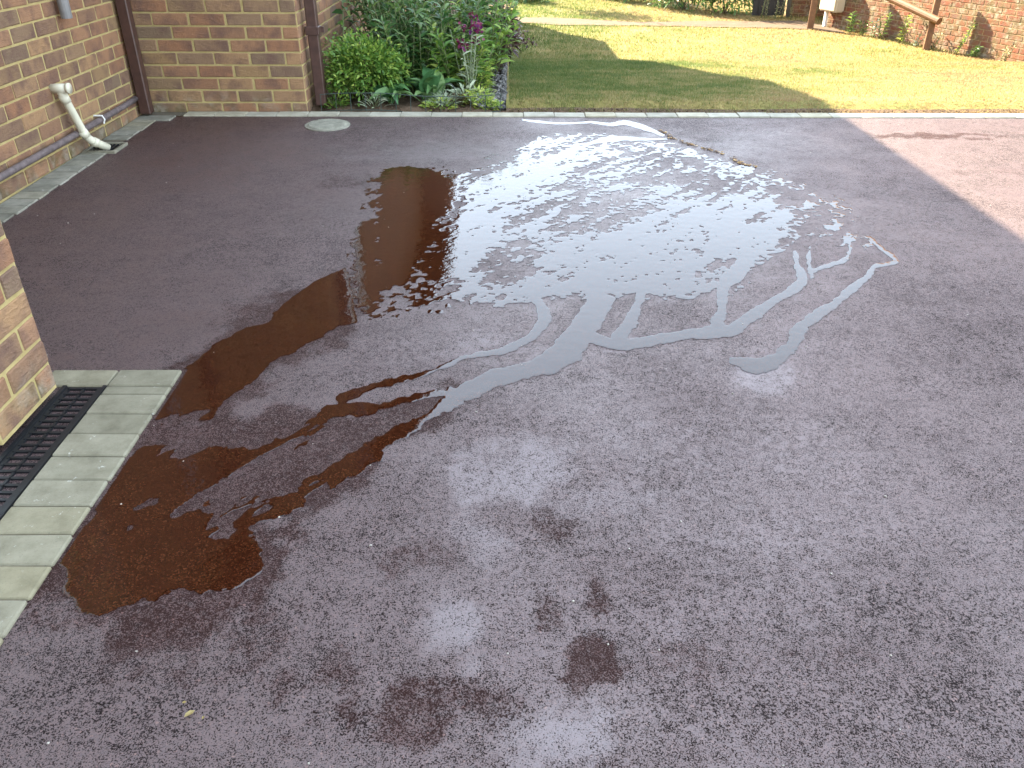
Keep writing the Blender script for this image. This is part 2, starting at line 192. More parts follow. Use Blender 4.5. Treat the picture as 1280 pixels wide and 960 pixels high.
SOLID = [[(-0.63,2.886),(-0.716,2.763),(-0.771,2.632),(-0.818,2.439),(-0.885,2.357),(-0.932,2.267),(-0.957,2.194),(-0.977,2.147),(-0.987,2.09),(-0.974,2.004),(-0.978,1.923),(-0.966,1.847),(-0.94,1.819),(-0.906,1.856),(-0.827,1.856),(-0.834,1.914),(-0.812,1.984),(-0.774,2.047),(-0.763,2.136),(-0.722,2.206),(-0.633,2.293),(-0.568,2.412),(-0.521,2.44),(-0.55,2.617),(-0.591,2.781)],[(-0.954,1.291),(-0.922,1.236),(-0.88,1.172),(-0.833,1.164),(-0.786,1.183),(-0.727,1.214),(-0.696,1.238),(-0.631,1.238),(-0.57,1.249),(-0.553,1.292),(-0.575,1.351),(-0.604,1.413),(-0.575,1.456),(-0.545,1.48),(-0.615,1.536),(-0.657,1.491),(-0.699,1.48),(-0.744,1.508),(-0.725,1.595),(-0.661,1.639),(-0.692,1.715),(-0.76,1.706),(-0.882,1.715),(-0.955,1.723),(-0.975,1.626),(-0.976,1.536),(-0.976,1.453),(-0.976,1.375),(-0.975,1.327)],[(-0.17,2.017),(-0.177,2.012),(-0.184,2.007),(-0.191,2.004),(-0.199,2.004),(-0.209,2.004),(-0.219,2.004),(-0.229,2.0),(-0.239,1.996),(-0.252,1.989),(-0.271,1.979),(-0.294,1.968),(-0.318,1.956),(-0.342,1.945),(-0.367,1.935),(-0.39,1.926),(-0.411,1.921),(-0.432,1.918),(-0.451,1.917),(-0.468,1.919),(-0.486,1.924),(-0.506,1.92),(-0.52,1.899),(-0.528,1.877),(-0.537,1.858),(-0.549,1.838),(-0.562,1.817),(-0.576,1.796),(-0.544,1.745),(-0.531,1.766),(-0.518,1.788),(-0.506,1.811),(-0.496,1.833),(-0.489,1.852),(-0.483,1.861),(-0.474,1.865),(-0.459,1.865),(-0.441,1.867),(-0.422,1.872),(-0.402,1.879),(-0.38,1.888),(-0.357,1.9),(-0.333,1.913),(-0.31,1.926),(-0.287,1.939),(-0.265,1.952),(-0.246,1.963),(-0.233,1.97),(-0.224,1.974),(-0.215,1.977),(-0.207,1.979),(-0.197,1.98),(-0.187,1.983),(-0.179,1.987),(-0.172,1.993),(-0.165,1.999)],[(-0.353,1.938),(-0.382,1.936),(-0.41,1.935),(-0.439,1.933),(-0.468,1.932),(-0.498,1.931),(-0.525,1.921),(-0.541,1.894),(-0.547,1.865),(-0.554,1.845),(-0.563,1.827),(-0.575,1.809),(-0.59,1.788),(-0.609,1.765),(-0.63,1.74),(-0.648,1.72),(-0.661,1.71),(-0.671,1.704),(-0.679,1.703),(-0.694,1.706),(-0.718,1.715),(-0.744,1.721),(-0.772,1.725),(-0.799,1.725),(-0.824,1.725),(-0.845,1.724),(-0.865,1.724),(-0.885,1.723),(-0.873,1.69),(-0.853,1.687),(-0.832,1.684),(-0.81,1.682),(-0.785,1.682),(-0.759,1.682),(-0.735,1.679),(-0.713,1.667),(-0.689,1.651),(-0.665,1.639),(-0.646,1.644),(-0.633,1.655),(-0.62,1.669),(-0.602,1.69),(-0.581,1.716),(-0.563,1.74),(-0.547,1.759),(-0.533,1.777),(-0.519,1.798),(-0.512,1.827),(-0.508,1.853),(-0.502,1.868),(-0.484,1.876),(-0.457,1.88),(-0.43,1.885),(-0.402,1.89),(-0.374,1.897),(-0.347,1.903)],[(-0.142,2.204),(-0.162,2.186),(-0.181,2.168),(-0.201,2.151),(-0.22,2.136),(-0.239,2.121),(-0.258,2.107),(-0.277,2.095),(-0.296,2.084),(-0.316,2.074),(-0.338,2.064),(-0.362,2.054),(-0.383,2.045),(-0.399,2.036),(-0.413,2.028),(-0.426,2.019),(-0.439,2.012),(-0.45,2.005),(-0.462,1.997),(-0.475,1.989),(-0.488,1.98),(-0.502,1.971),(-0.483,1.925),(-0.471,1.937),(-0.46,1.95),(-0.449,1.963),(-0.438,1.974),(-0.429,1.985),(-0.418,1.996),(-0.406,2.006),(-0.393,2.016),(-0.378,2.026),(-0.357,2.035),(-0.334,2.045),(-0.311,2.055),(-0.292,2.067),(-0.273,2.08),(-0.254,2.093),(-0.235,2.108),(-0.216,2.123),(-0.197,2.139),(-0.178,2.156),(-0.158,2.174),(-0.139,2.192)],[(-0.154,2.181),(-0.129,2.189),(-0.103,2.197),(-0.078,2.204),(-0.056,2.211),(-0.035,2.217),(-0.015,2.226),(0.003,2.24),(0.02,2.256),(0.035,2.272),(0.05,2.285),(0.064,2.298),(0.078,2.314),(0.089,2.334),(0.098,2.355),(0.108,2.375),(0.118,2.392),(0.13,2.414),(0.141,2.453),(0.138,2.498),(0.132,2.533),(0.126,2.562),(0.122,2.587),(0.119,2.61),(0.115,2.634),(0.081,2.601),(0.085,2.578),(0.089,2.555),(0.094,2.529),(0.099,2.498),(0.104,2.47),(0.106,2.458),(0.106,2.449),(0.099,2.429),(0.092,2.405),(0.083,2.384),(0.075,2.364),(0.067,2.347),(0.056,2.332),(0.042,2.317),(0.028,2.301),(0.013,2.285),(-0.003,2.268),(-0.019,2.254),(-0.038,2.245),(-0.059,2.237),(-0.081,2.229),(-0.106,2.219),(-0.131,2.209),(-0.157,2.199)],[(0.305,2.727),(0.287,2.66),(0.269,2.597),(0.252,2.538),(0.234,2.487),(0.217,2.439),(0.201,2.394),(0.185,2.36),(0.172,2.334),(0.16,2.316),(0.147,2.284),(0.129,2.249),(0.112,2.22),(0.095,2.201),(0.075,2.184),(0.054,2.167),(0.03,2.155),(0.004,2.142),(-0.022,2.128),(-0.048,2.112),(-0.073,2.094),(-0.097,2.076),(-0.118,2.056),(-0.138,2.035),(-0.156,2.014),(-0.17,1.99),(-0.182,1.966),(-0.194,1.944),(-0.173,1.901),(-0.159,1.917),(-0.145,1.933),(-0.131,1.948),(-0.114,1.964),(-0.096,1.98),(-0.077,1.996),(-0.055,2.012),(-0.032,2.028),(-0.008,2.042),(0.016,2.055),(0.041,2.067),(0.065,2.079),(0.088,2.087),(0.11,2.096),(0.135,2.11),(0.161,2.13),(0.188,2.153),(0.215,2.182),(0.234,2.226),(0.247,2.266),(0.26,2.306),(0.277,2.349),(0.295,2.396),(0.314,2.448),(0.336,2.501),(0.358,2.557),(0.381,2.615)],[(-0.183,1.953),(-0.199,1.933),(-0.215,1.914),(-0.23,1.894),(-0.247,1.875),(-0.264,1.856),(-0.281,1.837),(-0.298,1.819),(-0.316,1.802),(-0.334,1.783),(-0.351,1.764),(-0.367,1.744),(-0.382,1.725),(-0.396,1.705),(-0.41,1.685),(-0.423,1.665),(-0.437,1.646),(-0.45,1.626),(-0.463,1.606),(-0.477,1.586),(-0.491,1.565),(-0.505,1.544),(-0.483,1.511),(-0.469,1.532),(-0.455,1.552),(-0.441,1.572),(-0.428,1.591),(-0.414,1.608),(-0.4,1.626),(-0.386,1.645),(-0.372,1.663),(-0.358,1.683),(-0.344,1.704),(-0.331,1.725),(-0.316,1.745),(-0.3,1.763),(-0.282,1.78),(-0.264,1.798),(-0.247,1.819),(-0.231,1.84),(-0.215,1.861),(-0.201,1.884),(-0.187,1.907),(-0.172,1.93)],[(-0.373,1.704),(-0.351,1.666),(-0.34,1.677),(-0.337,1.726),(-0.355,1.737)],[(-0.349,1.773),(-0.368,1.734),(-0.386,1.696),(-0.404,1.665),(-0.424,1.643),(-0.446,1.623),(-0.468,1.602),(-0.49,1.579),(-0.51,1.555),(-0.53,1.538),(-0.55,1.526),(-0.571,1.518),(-0.592,1.513),(-0.613,1.507),(-0.637,1.504),(-0.658,1.5),(-0.675,1.494),(-0.688,1.487),(-0.701,1.48),(-0.689,1.453),(-0.674,1.455),(-0.66,1.458),(-0.644,1.459),(-0.623,1.457),(-0.598,1.453),(-0.572,1.453),(-0.548,1.461),(-0.526,1.471),(-0.503,1.486),(-0.482,1.508),(-0.463,1.533),(-0.444,1.557),(-0.424,1.579),(-0.402,1.6),(-0.381,1.627),(-0.362,1.663),(-0.345,1.703),(-0.328,1.743)],[(1.141,3.059),(1.128,3.005),(1.114,2.952),(1.102,2.898),(1.089,2.842),(1.08,2.797),(1.075,2.787),(1.065,2.768),(1.037,2.731),(1.005,2.69),(0.968,2.654),(0.93,2.617),(0.895,2.583),(0.865,2.553),(0.837,2.526),(0.81,2.498),(0.785,2.468),(0.763,2.441),(0.745,2.422),(0.728,2.409),(0.708,2.399),(0.685,2.389),(0.657,2.385),(0.625,2.383),(0.593,2.38),(0.584,2.325),(0.615,2.326),(0.646,2.328),(0.675,2.33),(0.698,2.332),(0.719,2.335),(0.744,2.346),(0.77,2.373),(0.793,2.403),(0.816,2.431),(0.841,2.46),(0.867,2.49),(0.896,2.523),(0.93,2.56),(0.968,2.6),(1.004,2.638),(1.036,2.665),(1.069,2.694),(1.109,2.747),(1.128,2.824),(1.131,2.875),(1.133,2.917),(1.141,2.964),(1.151,3.015),(1.162,3.068)],[(0.709,2.427),(0.685,2.414),(0.661,2.4),(0.637,2.388),(0.61,2.382),(0.582,2.376),(0.552,2.369),(0.52,2.358),(0.487,2.346),(0.456,2.334),(0.425,2.324),(0.396,2.315),(0.37,2.31),(0.348,2.314),(0.328,2.322),(0.308,2.332),(0.292,2.345),(0.277,2.359),(0.261,2.375),(0.243,2.307),(0.259,2.295),(0.276,2.282),(0.294,2.27),(0.316,2.261),(0.338,2.254),(0.364,2.252),(0.392,2.258),(0.422,2.268),(0.452,2.279),(0.484,2.29),(0.516,2.301),(0.546,2.312),(0.575,2.32),(0.603,2.326),(0.63,2.334),(0.654,2.34),(0.678,2.348),(0.701,2.355)],[(1.224,3.11),(1.201,3.045),(1.178,2.982),(1.159,2.923),(1.146,2.871),(1.136,2.826),(1.127,2.783),(1.15,2.796),(1.157,2.839),(1.165,2.881),(1.175,2.926),(1.192,2.981),(1.213,3.043),(1.234,3.107)],[(1.424,3.247),(1.406,3.183),(1.389,3.121),(1.372,3.071),(1.355,3.035),(1.338,3.004),(1.317,2.978),(1.285,2.954),(1.247,2.932),(1.212,2.91),(1.187,2.892),(1.166,2.874),(1.146,2.857),(1.142,2.825),(1.162,2.843),(1.182,2.861),(1.206,2.88),(1.239,2.897),(1.277,2.915),(1.312,2.94),(1.342,2.978),(1.365,3.02),(1.387,3.069),(1.405,3.128),(1.42,3.19),(1.436,3.254)],[(1.509,3.212),(1.507,3.168),(1.505,3.124),(1.504,3.084),(1.506,3.05),(1.509,3.019),(1.511,2.991),(1.514,2.971),(1.516,2.957),(1.523,2.97),(1.516,2.965),(1.495,2.953),(1.474,2.943),(1.455,2.94),(1.435,2.938),(1.411,2.925),(1.386,2.89),(1.369,2.858),(1.355,2.837),(1.333,2.812),(1.305,2.784),(1.275,2.752),(1.244,2.716),(1.214,2.68),(1.187,2.648),(1.164,2.622),(1.143,2.6),(1.122,2.578),(1.1,2.556),(1.076,2.534),(1.051,2.509),(1.025,2.483),(0.999,2.455),(0.975,2.425),(0.954,2.396),(0.936,2.367),(0.92,2.339),(0.909,2.313),(0.904,2.296),(0.899,2.286),(0.885,2.269),(0.864,2.248),(0.845,2.228),(0.831,2.217),(0.819,2.209),(0.808,2.202),(0.795,2.193),(0.783,2.186),(0.775,2.183),(0.765,2.183),(0.753,2.187),(0.739,2.192),(0.724,2.193),(0.709,2.195),(0.694,2.196),(0.683,2.165),(0.694,2.153),(0.705,2.14),(0.715,2.128),(0.727,2.119),(0.74,2.11),(0.757,2.105),(0.776,2.113),(0.792,2.125),(0.807,2.137),(0.821,2.152),(0.834,2.167),(0.848,2.184),(0.867,2.202),(0.888,2.223),(0.91,2.248),(0.926,2.276),(0.935,2.297),(0.943,2.312),(0.954,2.333),(0.968,2.357),(0.983,2.381),(1.003,2.407),(1.027,2.434),(1.051,2.46),(1.073,2.482),(1.097,2.504),(1.12,2.526),(1.142,2.549),(1.164,2.572),(1.188,2.598),(1.216,2.63),(1.245,2.666),(1.274,2.699),(1.302,2.729),(1.331,2.76),(1.36,2.795),(1.383,2.834),(1.398,2.865),(1.406,2.88),(1.42,2.889),(1.44,2.896),(1.462,2.905),(1.483,2.914),(1.505,2.925),(1.528,2.945),(1.542,2.988),(1.539,3.008),(1.537,3.028),(1.532,3.053),(1.528,3.081),(1.524,3.111),(1.522,3.146),(1.521,3.185),(1.519,3.225)],[(0.953,3.129),(0.923,3.048),(0.897,2.975),(0.876,2.924),(0.856,2.891),(0.827,2.855),(0.793,2.803),(0.77,2.741),(0.757,2.69),(0.747,2.646),(0.737,2.604),(0.73,2.567),(0.721,2.531),(0.706,2.489),(0.688,2.441),(0.67,2.395),(0.706,2.37),(0.721,2.418),(0.738,2.468),(0.753,2.518),(0.766,2.563),(0.776,2.602),(0.785,2.637),(0.798,2.672),(0.81,2.702),(0.82,2.719),(0.837,2.74),(0.867,2.773),(0.905,2.828),(0.943,2.903),(0.977,2.981),(1.01,3.056)],[(0.468,2.679),(0.452,2.625),(0.437,2.574),(0.424,2.529),(0.412,2.495),(0.402,2.466),(0.392,2.442),(0.382,2.419),(0.369,2.395),(0.358,2.372),(0.348,2.351),(0.339,2.332),(0.33,2.313),(0.347,2.274),(0.357,2.29),(0.367,2.307),(0.378,2.325),(0.39,2.348),(0.404,2.373),(0.417,2.402),(0.429,2.435),(0.438,2.468),(0.449,2.505),(0.463,2.55),(0.478,2.601),(0.494,2.654)],[(0.666,2.635),(0.646,2.642),(0.627,2.649),(0.617,2.657),(0.618,2.654),(0.624,2.671),(0.63,2.699),(0.623,2.715),(0.614,2.717),(0.605,2.719),(0.601,2.704),(0.608,2.696),(0.613,2.688),(0.614,2.686),(0.612,2.682),(0.603,2.659),(0.602,2.625),(0.619,2.617),(0.64,2.614),(0.66,2.612)],[(0.076,5.146),(0.111,5.125),(0.145,5.105),(0.183,5.084),(0.227,5.069),(0.275,5.054),(0.326,5.048),(0.384,5.057),(0.447,5.075),(0.502,5.081),(0.544,5.062),(0.58,5.032),(0.615,5.014),(0.648,5.023),(0.676,5.043),(0.701,5.05),(0.722,5.035),(0.743,5.008),(0.765,4.978),(0.787,4.953),(0.809,4.925),(0.831,4.894),(0.853,4.855),(0.877,4.813),(0.899,4.77),(0.916,4.831),(0.896,4.883),(0.875,4.936),(0.853,4.986),(0.833,5.029),(0.812,5.068),(0.791,5.106),(0.767,5.131),(0.743,5.155),(0.715,5.165),(0.683,5.145),(0.654,5.114),(0.624,5.096),(0.59,5.103),(0.552,5.124),(0.507,5.134),(0.45,5.126),(0.387,5.108),(0.329,5.099),(0.278,5.109),(0.231,5.128),(0.187,5.147),(0.149,5.16),(0.113,5.174),(0.078,5.188)],[(0.42,4.564),(0.459,4.594),(0.499,4.624),(0.539,4.647),(0.58,4.668),(0.622,4.683),(0.664,4.694),(0.706,4.695),(0.747,4.691),(0.788,4.689),(0.831,4.696),(0.874,4.705),(0.917,4.715),(0.922,4.743),(0.88,4.746),(0.839,4.748),(0.798,4.754),(0.758,4.765),(0.717,4.779),(0.676,4.787),(0.632,4.783),(0.588,4.773),(0.544,4.756),(0.501,4.715),(0.46,4.668),(0.42,4.623)],[(-0.249,2.501),(-0.246,2.501),(-0.243,2.501),(-0.241,2.5),(-0.239,2.501),(-0.235,2.501),(-0.232,2.501),(-0.231,2.516),(-0.235,2.519),(-0.238,2.523),(-0.243,2.526),(-0.247,2.523),(-0.249,2.519),(-0.252,2.515)],[(-0.275,2.501),(-0.273,2.501),(-0.271,2.501),(-0.271,2.499),(-0.27,2.501),(-0.268,2.501),(-0.266,2.501),(-0.264,2.515),(-0.266,2.519),(-0.269,2.523),(-0.273,2.526),(-0.276,2.523),(-0.278,2.519),(-0.279,2.515)],[(-0.178,2.589),(-0.174,2.589),(-0.171,2.589),(-0.168,2.587),(-0.165,2.589),(-0.161,2.589),(-0.157,2.589),(-0.156,2.604),(-0.16,2.608),(-0.164,2.612),(-0.169,2.616),(-0.174,2.612),(-0.177,2.608),(-0.181,2.604)],[(-0.11,2.583),(-0.102,2.583),(-0.095,2.583),(-0.088,2.582),(-0.081,2.583),(-0.074,2.583),(-0.066,2.583),(-0.066,2.599),(-0.073,2.603),(-0.081,2.607),(-0.089,2.61),(-0.097,2.607),(-0.104,2.603),(-0.111,2.598)],[(-0.221,2.549),(-0.218,2.549),(-0.215,2.549),(-0.214,2.548),(-0.212,2.549),(-0.209,2.549),(-0.206,2.549),(-0.205,2.564),(-0.208,2.568),(-0.211,2.572),(-0.215,2.575),(-0.219,2.572),(-0.222,2.568),(-0.224,2.564)]]
COVER = [(0.5,0.1,[(-0.233,4.139),(0.016,4.541),(0.255,4.884),(0.63,4.833),(0.886,4.663),(1.147,4.394),(1.342,4.15),(1.468,3.891),(1.579,3.549),(1.511,3.094),(1.302,3.153),(1.153,3.153),(1.015,2.93),(0.755,2.629),(0.549,2.596),(0.354,2.628),(0.152,2.588),(-0.101,2.549),(-0.294,2.524),(-0.423,2.451),(-0.506,2.463),(-0.603,2.847),(-0.653,3.355),(-0.687,4.136),(-0.574,4.235),(-0.319,4.194)]),(0.38,0.1,[(-0.205,3.968),(0.059,4.371),(0.399,4.576),(0.281,4.102),(0.032,3.583),(-0.047,3.173),(-0.158,2.887),(-0.333,2.886),(-0.319,3.172),(-0.213,3.56)]),(0.42,0.1,[(0.176,3.131),(0.58,3.44),(0.975,3.621),(1.209,3.345),(1.082,3.135),(0.822,2.929),(0.726,2.765),(0.589,2.662),(0.297,2.628),(-0.103,2.6),(-0.266,2.692),(-0.108,2.762),(0.192,2.814),(0.074,2.941)]),(0.75,0.05,[(-0.661,4.192),(-0.398,4.138),(-0.24,3.88),(-0.271,3.456),(-0.349,3.128),(-0.384,2.706),(-0.485,2.74),(-0.563,3.356)]),(0.62,0.04,[(-0.691,3.414),(-0.584,3.404),(-0.449,2.481),(-0.536,2.481)]),(-0.3,0.1,[(-0.235,2.886),(0.043,2.965),(0.162,2.814),(-0.048,2.762),(-0.227,2.776)]),(-0.2,0.1,[(0.321,3.787),(0.645,3.91),(0.699,3.513),(0.344,3.175),(0.182,3.265)]),(-0.2,0.1,[(0.643,4.546),(1.131,4.319),(1.222,3.853),(0.875,3.676),(0.654,3.973)]),(-0.16,0.08,[(1.331,4.109),(1.55,3.57),(1.478,3.181),(1.238,3.27),(1.168,3.793)]),(-0.35,0.05,[(0.489,2.779),(0.659,2.89),(0.852,2.992),(0.736,2.816),(0.565,2.695)]),(-0.04,0.06,[(-0.924,3.78),(-0.637,3.781),(-0.563,2.923),(-0.61,2.923)]),(-0.15,0.05,[(-0.521,3.612),(-0.271,3.456),(-0.377,3.086),(-0.535,3.171)])]
DAMP = [(-0.512,4.458,0.5,0.28,0.55),(1.362,4.552,0.75,0.45,0.6),(1.703,4.636,0.4,0.3,0.5),(1.624,3.57,0.5,0.4,0.4),(0.463,3.673,1.2,1.1,0.35),(0.008,1.622,0.3,0.2,0.15),(-0.059,1.175,0.2,0.2,0.1),(0.09,0.899,0.2,0.08,0.35),(0.768,2.136,0.2,0.15,0.12),(0.705,1.53,0.5,0.4,0.25),(-0.093,2.285,0.6,0.4,0.15),(1.683,3.272,0.5,0.3,0.3),(-0.787,3.557,0.25,0.3,0.25)]
STAIN = [(0.163,1.093,0.07,0.1,0.85),(0.088,1.154,0.05,0.06,0.6),(-0.203,1.312,0.09,0.05,0.5),(0.1,1.429,0.07,0.05,0.6),(0.207,1.389,0.05,0.02,0.7),(-0.194,0.932,0.12,0.06,0.7),(-0.531,1.113,0.1,0.08,0.4),(-0.32,1.0,0.1,0.05,0.5),(0.356,1.036,0.14,0.05,0.4),(0.651,1.054,0.06,0.03,0.4),(2.514,4.814,0.35,0.06,0.8),(2.489,4.117,0.3,0.05,0.4),(-0.051,0.948,0.05,0.05,0.6),(-0.852,2.541,0.14,0.12,0.5),(-0.901,2.421,0.1,0.1,0.5),(-0.672,2.923,0.08,0.1,0.3),(-0.822,3.964,0.12,0.1,0.5),(-0.619,1.093,0.2,0.08,0.4),(-0.736,1.154,0.2,0.05,0.5),(-0.548,1.175,0.15,0.05,0.5)]
POOL = [(-1.02,1.953),(-0.48,1.872),(-0.406,1.47),(-0.568,1.442),(-0.594,1.337),(-0.771,1.337),(-0.912,1.337)]
# ------------------------------------------------------------------ wet field on the drive (world metres)
def sdist(poly, x, y, margin=.25):
    P = np.array(poly); r = np.full(x.shape, -margin)
    m = (x > P[:, 0].min() - margin) & (x < P[:, 0].max() + margin) & (y > P[:, 1].min() - margin) & (y < P[:, 1].max() + margin)
    if not m.any(): return r
    X = x[m]; Y = y[m]; d2 = np.full(X.shape, 1e9); ins = np.zeros(X.shape, bool)
    for (ax, ay), (bx, by) in zip(P, np.roll(P, -1, axis=0)):
        ex, ey = bx - ax, by - ay; L = ex * ex + ey * ey + 1e-12
        t = np.clip(((X - ax) * ex + (Y - ay) * ey) / L, 0, 1)
        d2 = np.minimum(d2, (X - ax - t * ex) ** 2 + (Y - ay - t * ey) ** 2)
        if ay != by:
            c = (ay > Y) != (by > Y); ins ^= c & (X < ex * (Y - ay) / (by - ay) + ax)
    r[m] = np.maximum(np.where(ins, 1, -1) * np.sqrt(d2), -margin); return r
def sstep(a, b, v):
    t = np.clip((v - a) / (b - a), 0, 1); return t * t * (3 - 2 * t)
def pool_w(x, y): return sstep(-.10, .02, sdist(WETPOOL, x, y))
def water_field(x, y):
    x = np.asarray(x, float); y = np.asarray(y, float)
    f = np.full(x.shape, -.25)
    for P in SOLID: f = np.maximum(f, sdist(P, x, y))
    j = (fbm(x * 22, y * 22, 3, 3) - .5) * .034 + (fbm(x * 70, y * 70, 9, 3) - .5) * .018
    near = np.clip((3.8 - y) / 2.2, .5, 1)
    f = f + j * near + (fbm(x * 9, y * 9, 14, 3) - .5) * .05 * pool_w(x, y) + .007 * sstep(2.7, 2.2, y)
    isl = fbm((x * .6 + y * .8) * 9, (x * -.8 + y * .6) * 22, 71, 3)      # bare grain showing through the shallow parts of the pool by the drain
    pool = sstep(0, .12, sdist(POOL, x, y))
    f = np.where(pool > 0, f - pool * np.clip((isl - .50) * 2.2, 0, .30), f)
    c = np.zeros(x.shape)
    for lv, so, P in COVER: c = c + lv * sstep(-so * .5, so, sdist(P, x, y))
    a = x * .62 + y * .78; b = -x * .78 + y * .62
    wx = a + .10 * fbm(x * 5, y * 5, 21); wy = b + .06 * fbm(x * 6, y * 6, 22)
    n = .50 * fbm(wx * 6.5, wy * 22, 31, 4) + .50 * fbm(x * 46, y * 46, 41, 4)
    fs = (c * 1.08 + (n - .5) * 3.0 - .5) * .038
    f = np.maximum(f, np.where(c > .02, fs, -.25))
    f = np.minimum(f, (5.222 - y)); f = np.where((x < -.972) & (y < 2.12), np.minimum(f, x + .975), f)
    return f
def damp_field(x, y, f):
    cov_ = np.zeros(x.shape)
    for lv, so, P in COVER[:1]: cov_ = np.maximum(cov_, sstep(-.12, .05, sdist(P, x, y)))
    d = (.08 + .30 * cov_) * sstep(-.06, .0, f)
    for (cx, cy, rx, ry, s) in DAMP:
        q = np.sqrt(((x - cx) / rx) ** 2 + ((y - cy) / ry) ** 2) + (fbm(x * 7, y * 7, 51, 5) - .5) * 2.0
        d = np.maximum(d, s * sstep(1.25, .25, q))
    return d
def stain_field(x, y):
    d = np.zeros(x.shape)
    for (cx, cy, rx, ry, s) in STAIN:
        q = np.sqrt(((x - cx) / rx) ** 2 + ((y - cy) / ry) ** 2) + (fbm(x * 16, y * 16, 61, 5) - .5) * 3.0
        d = np.maximum(d, .75 * s * sstep(1.35, .55, q))
    return np.maximum(d, .60 * sstep(-.09, .0, sdist(WETPOOL, x, y) + (fbm(x * 11, y * 11, 63, 4) - .5) * .22))
def bloom_field(x, y):
    d = np.zeros(x.shape)
    for (cx, cy, rx, ry, s) in BLOOM:
        q = np.sqrt(((x - cx) / rx) ** 2 + ((y - cy) / ry) ** 2) + (fbm(x * 9, y * 9, 67, 5) - .5) * 2.2
        d = np.maximum(d, s * sstep(1.4, .3, q))
    return d
# ------------------------------------------------------------------ drive
def tarmac_material():
    m, t, b = mat('red_tarmac'); p = geopos(t)
    aw = N(t, 'ShaderNodeAttribute', attribute_name='damp').outputs['Fac']; as_ = N(t, 'ShaderNodeAttribute', attribute_name='stain').outputs['Fac']
    vo = N(t, 'ShaderNodeTexVoronoi', feature='F1'); vo.inputs['Scale'].default_value = 270; t.links.new(p, vo.inputs['Vector'])
    sep = N(t, 'ShaderNodeSeparateColor'); t.links.new(vo.outputs['Color'], sep.inputs[0])
    g1 = noise(t, p, 330, 4, .72); ab = N(t, 'ShaderNodeAttribute', attribute_name='bloom').outputs['Fac']; big = noise(t, p, 1.5, 6, .62); mid = noise(t, p, 9, 5, .65)
    rag = math_(t, 'SUBTRACT', noise(t, p, 34, 5, .7), .5)                # every mark breaks up over the chippings
    def ragged(v, k, lo, hi):
        r = N(t, 'ShaderNodeMapRange', interpolation_type='SMOOTHSTEP'); r.inputs[1].default_value = lo; r.inputs[2].default_value = hi
        t.links.new(math_(t, 'ADD', v, math_(t, 'MULTIPLY', rag, k)), r.inputs[0]); return math_(t, 'MULTIPLY', r.outputs[0], math_(t, 'POWER', v, .5))
    as_ = ragged(as_, 1.7, .10, .62); ab = ragged(ab, 1.3, .08, .95); aw = math_(t, 'MULTIPLY', aw, math_(t, 'ADD', .75, math_(t, 'MULTIPLY', rag, 2.2)), clamp=True)
    # open texture: chippings stand proud of dark pits; worn and stained places show more pits
    thr = math_(t, 'ADD', g1, math_(t, 'MULTIPLY', math_(t, 'SUBTRACT', big, .5), .17))
    thr = math_(t, 'ADD', thr, math_(t, 'MULTIPLY', math_(t, 'SUBTRACT', mid, .5), .13))
    thr = math_(t, 'ADD', thr, math_(t, 'MULTIPLY', math_(t, 'SUBTRACT', noise(t, p, 75, 3, .7), .5), .26))
    thr = math_(t, 'ADD', thr, math_(t, 'MULTIPLY', rag, .16))
    thr = math_(t, 'SUBTRACT', thr, math_(t, 'MULTIPLY', as_, .12))
    thr = math_(t, 'ADD', thr, math_(t, 'MULTIPLY', math_(t, 'SUBTRACT', sep.outputs[2], .5), .10))
    thr = math_(t, 'ADD', thr, math_(t, 'MULTIPLY', aw, .03)); thr = math_(t, 'ADD', thr, math_(t, 'MULTIPLY', ab, .042))
    top = N(t, 'ShaderNodeMapRange', interpolation_type='SMOOTHSTEP'); top.inputs[1].default_value = .41; top.inputs[2].default_value = .51; t.links.new(thr, top.inputs[0]); top = top.outputs[0]
    chip = ramp(t, sep.outputs[0], [(0, (0.022, 0.006, 0.006)), (.4, (0.034, 0.010, 0.009)), (.8, (0.045, 0.015, 0.013)), (.98, (0.052, 0.022, 0.018)), (1, (0.121, 0.056, 0.044))])
    chip = mixc(t, chip, mixc(t, chip, (1.15, .82, .76), 1.0, 'MULTIPLY'), math_(t, 'ADD', as_, math_(t, 'MULTIPLY', math_(t, 'SUBTRACT', .55, big), 1.2), clamp=True))
    pit = mixc(t, (.009, .005, .005), (.028, .011, .009), as_)
    chip = mixc(t, chip, (.20, .19, .205), math_(t, 'MULTIPLY', ab, .30))
    b.inputs['IOR'].default_value = 1.66; b.inputs['Specular Tint'].default_value = (1, .89, .91, 1)
    base = mixc(t, pit, chip, top)
    base = mixc(t, base, mixc(t, base, (.50, .42, .42), 1.0, 'MULTIPLY'), aw)
    t.links.new(base, b.inputs['Base Color'])
    ro = math_(t, 'SUBTRACT', .50, math_(t, 'MULTIPLY', aw, .17)); ro = math_(t, 'SUBTRACT', ro, math_(t, 'MULTIPLY', math_(t, 'SUBTRACT', big, .5), .5)); t.links.new(ro, b.inputs['Roughness'])
    sp = math_(t, 'MULTIPLY', top, math_(t, 'SUBTRACT', 1.0, math_(t, 'MULTIPLY', as_, .5))); sp = math_(t, 'ADD', sp, math_(t, 'ADD', .06, math_(t, 'MULTIPLY', aw, .2))); t.links.new(sp, b.inputs['Specular IOR Level'])
    h = math_(t, 'ADD', math_(t, 'MULTIPLY', top, .8), math_(t, 'MULTIPLY', g1, .7)); h = math_(t, 'ADD', h, math_(t, 'MULTIPLY', sep.outputs[1], .25))
    bump(t, b, h, .55, .0030)
    return m
M_TARMAC = tarmac_material()
